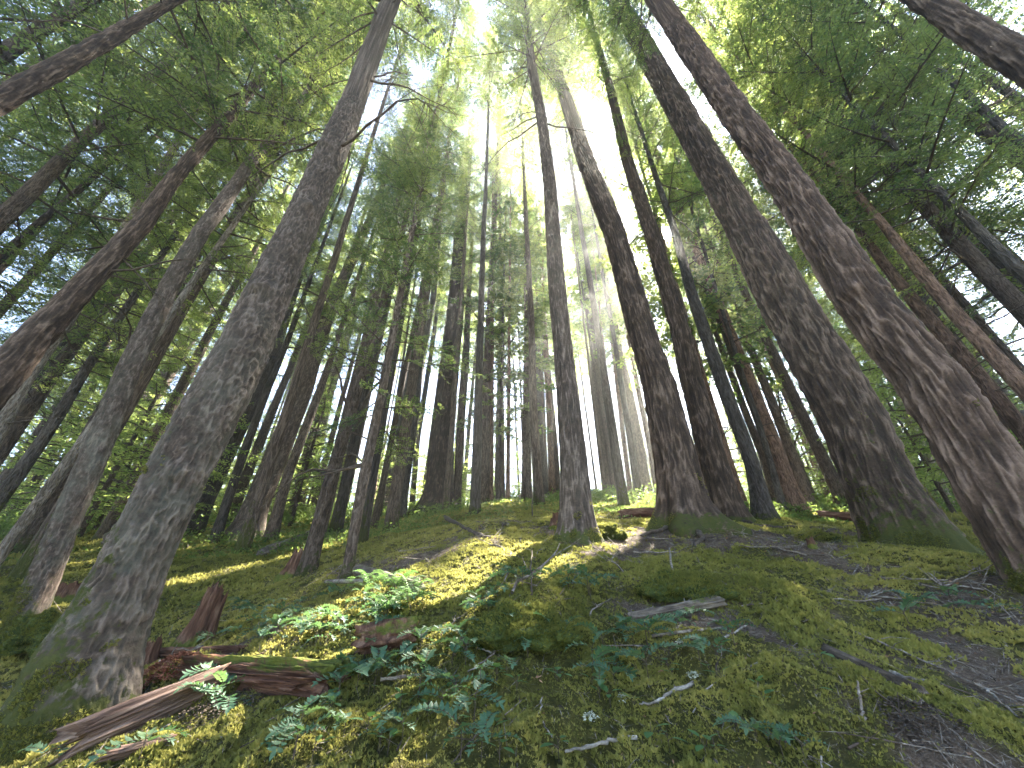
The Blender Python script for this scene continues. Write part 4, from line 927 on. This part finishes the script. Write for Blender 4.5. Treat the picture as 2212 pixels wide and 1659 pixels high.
def stump(label, px, py, H, r, sd, moss=.4, lean=(0, 0), name='broken_stump'):
    p = at(px, py); n, m = 90, 40; th = np.arange(n)*2*math.pi/n; u = np.linspace(0, 1, m); U, Tt = np.meshgrid(u, th, indexing='ij'); c, s_ = np.cos(Tt), np.sin(Tt)
    top = H*(.78+.24*fbm(c*1.6, s_*1.6, 0*U, sd, 4)); Z = -.12+(top+.12)*U
    r_ = r*(1+.5*np.exp(-np.clip(Z, 0, 9)/.1)-.15*U+.22*fbm(c*2.2, s_*2.2, Z*1.5, sd+3, 4)-.2*np.abs(fbm(c*6, s_*6, Z*2, sd+5, 3)))
    o1 = np.stack([r_*c+lean[0]*Z, r_*s_+lean[1]*Z, Z], -1)
    r2 = r_[-1]*np.array([.8, .55, .25, .0])[:, None]; z2 = top[-1]-np.array([.05, .12, .16, .17])[:, None]*H*2*(.6+.6*np.abs(vn(c[:4]*3, s_[:4]*3, 0, sd)))
    o2 = np.stack([r2*c[:4]+lean[0]*z2, r2*s_[:4]+lean[1]*z2, z2], -1)
    v = np.concatenate([o1, o2], 0); m = v.shape[0]; v = v.reshape(-1, 3)
    i, j = np.meshgrid(np.arange(m-1), np.arange(n), indexing='ij'); j2 = (j+1) % n
    q = np.stack([i*n+j, i*n+j2, (i+1)*n+j2, (i+1)*n+j], -1).reshape(-1, 4)
    mo = moss*1.3*np.exp(-v[:, 2]/(.25*H))
    me = mesh_np(name, v, q, None, [M['rotv']], attr={'moss': mo}, smooth=True)
    tag(link(name, me, loc=p), label, 'stump')
stump('reddish rotten broken stump right of the huge grey conifer', 418, 1392, .50, .105, 3, .5, (.12, 0))
stump('grey-brown broken stump at the foot of the lean trunk', 632, 1246, .42, .15, 7, .5, (.15, 0))
stump('small dark splintered stump against the huge grey trunk', 312, 1440, .22, .05, 9, .1)
stump('tiny moss-covered stub standing right of the broad fir', 1756, 1185, .12, .03, 12, 1.5)
stump('low reddish rotten stump at the left foot of the centre conifer', 1208, 1142, .22, .14, 15, .5)
stump('low broken wood block by the left foot of the slender brown conifer', 140, 1300, .25, .12, 18, .9)

def hummock(label, px, py, rx, ry, rz, sd):
    p = at(px, py); n, m = 80, 30; th = np.arange(n)*2*math.pi/n; ph = np.linspace(-.35, math.pi/2, m); Pg, Tt = np.meshgrid(ph, th, indexing='ij')
    x, y, z = np.cos(Pg)*np.cos(Tt), np.cos(Pg)*np.sin(Tt), np.sin(Pg); k = 1+.38*fbm(x*1.7, y*1.7, z*1.7, sd, 3)+.12*fbm(x*5, y*5, z*5, sd, 2)
    v = np.stack([x*rx*k, y*ry*k, z*rz*k], -1).reshape(-1, 3); i, j = np.meshgrid(np.arange(m-1), np.arange(n), indexing='ij'); j2 = (j+1) % n
    q = np.stack([i*n+j, i*n+j2, (i+1)*n+j2, (i+1)*n+j], -1).reshape(-1, 4)
    idx = rg.integers(0, len(v), 9000); nn = v/[rx, ry, rz]; nn /= np.linalg.norm(nn, axis=1)[:, None]
    tv = tuft_arrays(v[idx]+rg.normal(0, .006, (len(idx), 3)), rg.uniform(.008, .020, len(idx)), rg, 3, up=nn[idx]); 
    vv = np.vstack([v, tv]); qq = np.vstack([q, np.arange(len(tv)).reshape(-1, 4)+len(v)]); mi = np.r_[np.zeros(len(q)), np.ones(len(tv)//4)]
    me = mesh_np('mossy_hummock', vv, qq, None, [M['mossrock'], M['mosst']], mi, {'tint': np.r_[np.zeros(len(v)), np.repeat(np.clip(rg.normal(.15, .12, len(idx)), 0, 1), 12)]}, smooth=np.r_[np.ones(len(q)), np.zeros(len(tv)//4)] > .5)
    o = link('mossy_hummock', me, loc=p+[0, 0, -.02]); o.rotation_euler = (0, 0, sd); tag(o, label, 'hummock')
hummock('dark mossy hummock on the slope with a white twig standing before it', 1488, 1282, .34, .20, .15, 0.1)
hummock('small mossy boulder between the centre conifer and the broad fir', 1312, 1158, .22, .18, .17, 2.2)
hummock('low dark mossy mound left of the massive mossy fir', 1768, 1172, .32, .25, .13, 1.3)
hummock('mossy mound with dark underside in the middle foreground', 1140, 1372, .27, .2, .15, .4)
hummock('mossy duff mound at far left below the slender brown conifer', 95, 1385, .34, .28, .22, 1.9)

def stick(label, pts, r0, r1, mat='stick', side=0, group=None, lifts=None, name='stick', wob=.0035):
    W = []
    for k, (x, y) in enumerate(pts):
        p = at(x, y); p[2] += r0+(.012 if lifts is None else lifts[k]); W.append(p)
    W = np.array(W)
    m = 4*len(W)+4; tt = np.linspace(0, len(W)-1, m); P = np.stack([np.interp(tt, range(len(W)), W[:, k]) for k in range(3)], 1); P[1:-1] += rg.normal(0, wob, (m-2, 3))*[1, 1, .5]
    mb = MB(); rr = np.linspace(r0, r1, m)*(1+rg.normal(0, .12, m)); mb.add(*tube(P, rr, 8))
    for k in range(side):
        i = rg.integers(2, m-2); d = P[i+1]-P[i]; d /= np.linalg.norm(d); d = d*.7+rg.normal(0, .5, 3); d[2] = abs(d[2])*.4; d /= np.linalg.norm(d); l = rg.uniform(.05, .16)
        mb.add(*tube([P[i], P[i]+d*l*.5+rg.normal(0, .008, 3), P[i]+d*l], [r1*.8, r1*.6, r1*.3], 5))
    v, q, mi, t = mb.arrays(); o_ = P[0].copy(); me = mesh_np(name, v-o_, q, None, [M[mat]], smooth=True)
    o = link(name, me, loc=o_); tag(o, label, 'stick', group); return o
stick('white bleached stick with a thick bright end in the foreground moss', [(1500, 1488), (1455, 1510), (1420, 1533), (1382, 1536)], .009, .004, 'whitestick')
stick('long pale forked twig rising to the right above the bleached stick', [(1500, 1555), (1530, 1500), (1575, 1465), (1655, 1437)], .003, .0045, 'whitestick', 2)
stick('white birch-like stick at the bottom centre of the foreground', [(1222, 1642), (1290, 1625), (1345, 1614), (1378, 1608)], .0045, .008, 'whitestick')
stick('upright white twig standing in front of the dark mossy hummock', [(1463, 1288), (1458, 1262), (1457, 1240)], .011, .007, 'whitestick', lifts=[0, .11, .21], wob=.002)
stick('curved thin white twig on the moss below the big mound', [(1030, 1408), (1060, 1422), (1095, 1412), (1118, 1398)], .004, .003, 'whitestick')
stick('thin s-curved white twig in the bottom foreground', [(1172, 1520), (1168, 1560), (1180, 1590), (1195, 1605)], .003, .002, 'whitestick')
stick('pale stick lying on the red wood chips', [(335, 1452), (375, 1446), (428, 1424)], .007, .006, 'whitestick', 4, lifts=[.05, .06, .07])
stick('long brown stick crossing the litter below the branch log', [(1410, 1385), (1480, 1378), (1560, 1365)], .009, .006, 'stick', 3)
stick('short pale stick beside the long brown one', [(1565, 1388), (1590, 1375), (1615, 1360)], .007, .005, 'whitestick')
stick('grey twig pointing up from the branch log', [(1490, 1330), (1478, 1300), (1470, 1290)], .006, .003, 'whitestick', 6, lifts=[0, .06, .1])
stick('upright dark twig standing on the moss mound near centre', [(1148, 1290), (1149, 1262), (1150, 1235)], .006, .003, 'twig', 3, lifts=[0, .10, .19], wob=.003)
stick('upright dead twig in front of the white crest log', [(1150, 1118), (1150, 1090), (1149, 1062)], .016, .008, 'twig', 3, lifts=[0, .22, .42], wob=.006)
stick('long thin pale branch across the far right foreground', [(1840, 1370), (1960, 1420), (2080, 1475), (2205, 1530)], .006, .003, 'stick', 5)
stick('white twig at the right edge of the foreground', [(2120, 1490), (2165, 1525), (2208, 1565)], .006, .004, 'whitestick', 3)
stick('pale twig on the moss below the broad right mound', [(1905, 1300), (1870, 1306), (1800, 1300)], .006, .004, 'stick')
stick('slim light twig on the right slope near the massive mossy fir', [(1870, 1300), (1905, 1285), (1935, 1280)], .006, .004, 'whitestick')
stick('bone-white short stick in the right foreground litter', [(1930, 1465), (1965, 1480), (2005, 1484)], .008, .007, 'whitestick')
stick('small upright forked twig in the lower right foreground', [(1868, 1565), (1870, 1545), (1872, 1525)], .006, .004, 'stick', 2, lifts=[0, .03, .06], wob=.003)
stick('pale twig leaning in the shrubs at the centre foreground', [(1010, 1460), (1050, 1435), (1090, 1400)], .004, .003, 'stick')
stick('thin twig at the left centre of the foreground moss', [(1180, 1425), (1200, 1410), (1215, 1398)], .004, .003, 'whitestick')
stick('red-brown stick lying in the shrubs below the mossy log piece', [(820, 1480), (870, 1478), (905, 1470)], .008, .007, 'stick')
# surface roots
for lab, pts in [('surface root snaking left from the foot of the broad fir', [(1470, 1138), (1430, 1148), (1385, 1160)]), ('surface root snaking right from the foot of the broad fir', [(1530, 1140), (1580, 1150), (1640, 1152), (1700, 1160)]),
                 ('surface root in front of the ridged fir beside the sun', [(1600, 1130), (1650, 1142), (1720, 1140)]), ('mossy surface root reaching toward the camera from the broad fir', [(1495, 1145), (1520, 1165), (1500, 1185)]),
                 ('surface root below the stout ridged fir', [(960, 1120), (1010, 1150), (1060, 1165)])]:
    stick(lab, pts, .045, .02, 'root', name='surface_root', lifts=[.0, -.02, -.03, -.04][:len(pts)], wob=.015)
# loose sticks nobody could tell apart
def rand_stick(L, rs, mat):
    mb = MB(); m = 7; P = np.stack([np.linspace(0, L, m), np.cumsum(rs.normal(0, L*.03, m)), np.abs(rs.normal(0, L*.015, m))], 1); mb.add(*tube(P, np.linspace(.008, .003, m)*(L/.5)**.5, 6))
    for k in range(rs.integers(1, 5)):
        i = rs.integers(1, m-1); d = np.array([rs.uniform(.3, 1), rs.choice([-1, 1])*rs.uniform(.4, 1), rs.uniform(0, .4)]); l = L*rs.uniform(.12, .35); mb.add(*tube([P[i], P[i]+d*l*.6, P[i]+d*l+[0, 0, .01]], [.003, .0025, .0015], 4))
    return mb.mesh('stick', [M[mat]], True)
RS = [rand_stick(L, rg, m_) for L, m_ in ((.25, 'stick'), (.4, 'stick'), (.6, 'stick'), (.35, 'whitestick'), (.5, 'twig'), (.8, 'stick'))]
k = 0
while k < 160:
    px, py = rnd.uniform(500, 2200), rnd.uniform(1125, 1640); p = at(px, py, hm); mk = float(moss_mask(p[0], p[1]))
    if rnd.random() < mk*.8: continue
    if py > 1400 and rnd.random() < .5: continue
    x, y = p[0], p[1]; az = rnd.uniform(0, 6.28); e = .15; dx, dy = math.cos(az), math.sin(az); z = float(h(x, y)); sl2 = math.atan2(float(h(x+dx*e, y+dy*e))-z, e)
    o = link('loose_stick', RS[rnd.randrange(6) if py < 1300 else rnd.choice((0, 0, 1, 4))], mat=Matrix.Translation((x, y, z+.004)) @ Matrix.Rotation(az, 4, 'Z') @ Matrix.Rotation(-sl2-rnd.uniform(-.04, .05), 4, 'Y') @ Matrix.Scale(rnd.uniform(.6, 1.2) if py < 1350 else rnd.uniform(.35, .7), 4))
    tag(o, 'loose dead stick scattered on the brown forest litter', 'stick', 'loose sticks on the forest floor'); k += 1

# red chips, lichen tufts, dead leaves
def chips(name, label, cat, px, py, R, n, s, mat, kind=None, lift=.0, mound=.0):
    c = at(px, py); a = rg.uniform(0, 6.283, n); r = R*np.sqrt(rg.random(n)); x, y = c[0]+r*np.cos(a)*1.3, c[1]+r*np.sin(a); z = h(x, y)+lift+mound*(1-(r/R)**2)+.01*rg.random(n)
    t = np.stack([np.cos(a*7), np.sin(a*7), rg.normal(0, .35, n)], 1); t /= np.linalg.norm(t, axis=1)[:, None]
    v = leaf_quads(np.stack([x, y, z], 1), t, np.stack([rg.normal(0, .5, n), rg.normal(0, .5, n), np.ones(n)], 1), rg.uniform(.5, 1.4, n)*s, rg.uniform(.2, .4, n)*s)
    me = mesh_np(name, v-np.tile(c, (len(v), 1)), np.arange(len(v)).reshape(-1, 4), None, [M[mat]]); tag(link(name, me, loc=c), label, cat, kind=kind)
chips('red_wood_chips', 'heap of sunlit red-brown rotten wood chips behind the split log', 'wood chips', 362, 1455, .17, 3200, .020, 'chips', 'stuff', .02, .06)
chips('red_wood_chips', 'dark red-brown duff below the split log', 'wood chips', 480, 1545, .18, 2200, .012, 'twig', 'stuff', .0, .02)
chips('shredded_cone_scales', 'pile of shredded grey-brown cone scales in the lower right moss', 'cone scales', 2000, 1570, .10, 700, .016, 'root', 'stuff', .0, .02)
for lab, x, y in [('pale lichen tuft below the forked twig', 1500, 1472), ('pale lichen tuft near the long brown stick', 1470, 1405), ('pale lichen scrap in the left part of the foreground moss', 1350, 1520), ('pale lichen scrap low in the centre foreground', 1275, 1562)]:
    chips('lichen_tuft', lab, 'lichen', x, y, .022, 90, .013, 'lichen', None, .01, .01)
for lab, x, y in [('curled orange dead leaf on the moss left of the bleached stick', 1440, 1458), ('small brown dead leaf below the shrubs', 1160, 1480)]:
    chips('dead_leaf', lab, 'leaf', x, y, .012, 7, .028, 'deadleaf', None, .015)

# the sun's disc, far outside the haze
bm = bpy.data.meshes.new('sun'); n = 24
sd_ = 900.; rs_ = sd_*math.tan(math.radians(.55)); vs = []; 
ph = np.linspace(-math.pi/2, math.pi/2, 13); th = np.arange(24)*2*math.pi/24; Pg, Tt = np.meshgrid(ph, th, indexing='ij')
v = np.stack([np.cos(Pg)*np.cos(Tt), np.cos(Pg)*np.sin(Tt), np.sin(Pg)], -1).reshape(-1, 3)*rs_
i, j = np.meshgrid(np.arange(12), np.arange(24), indexing='ij'); j2 = (j+1) % 24; q = np.stack([i*24+j, i*24+j2, (i+1)*24+j2, (i+1)*24+j], -1).reshape(-1, 4)
m = bpy.data.materials.new('sun_disc'); m.use_nodes = True; t = m.node_tree; t.nodes.clear(); o_ = t.nodes.new('ShaderNodeOutputMaterial'); e_ = t.nodes.new('ShaderNodeEmission'); e_.inputs[1].default_value = 60; e_.inputs[0].default_value = (1, .96, .88, 1)
t.links.new(e_.outputs[0], o_.inputs[0]); me = mesh_np('sun', v, q, None, [m]); tag(link('sun', me, loc=SUN*sd_), kind='structure')
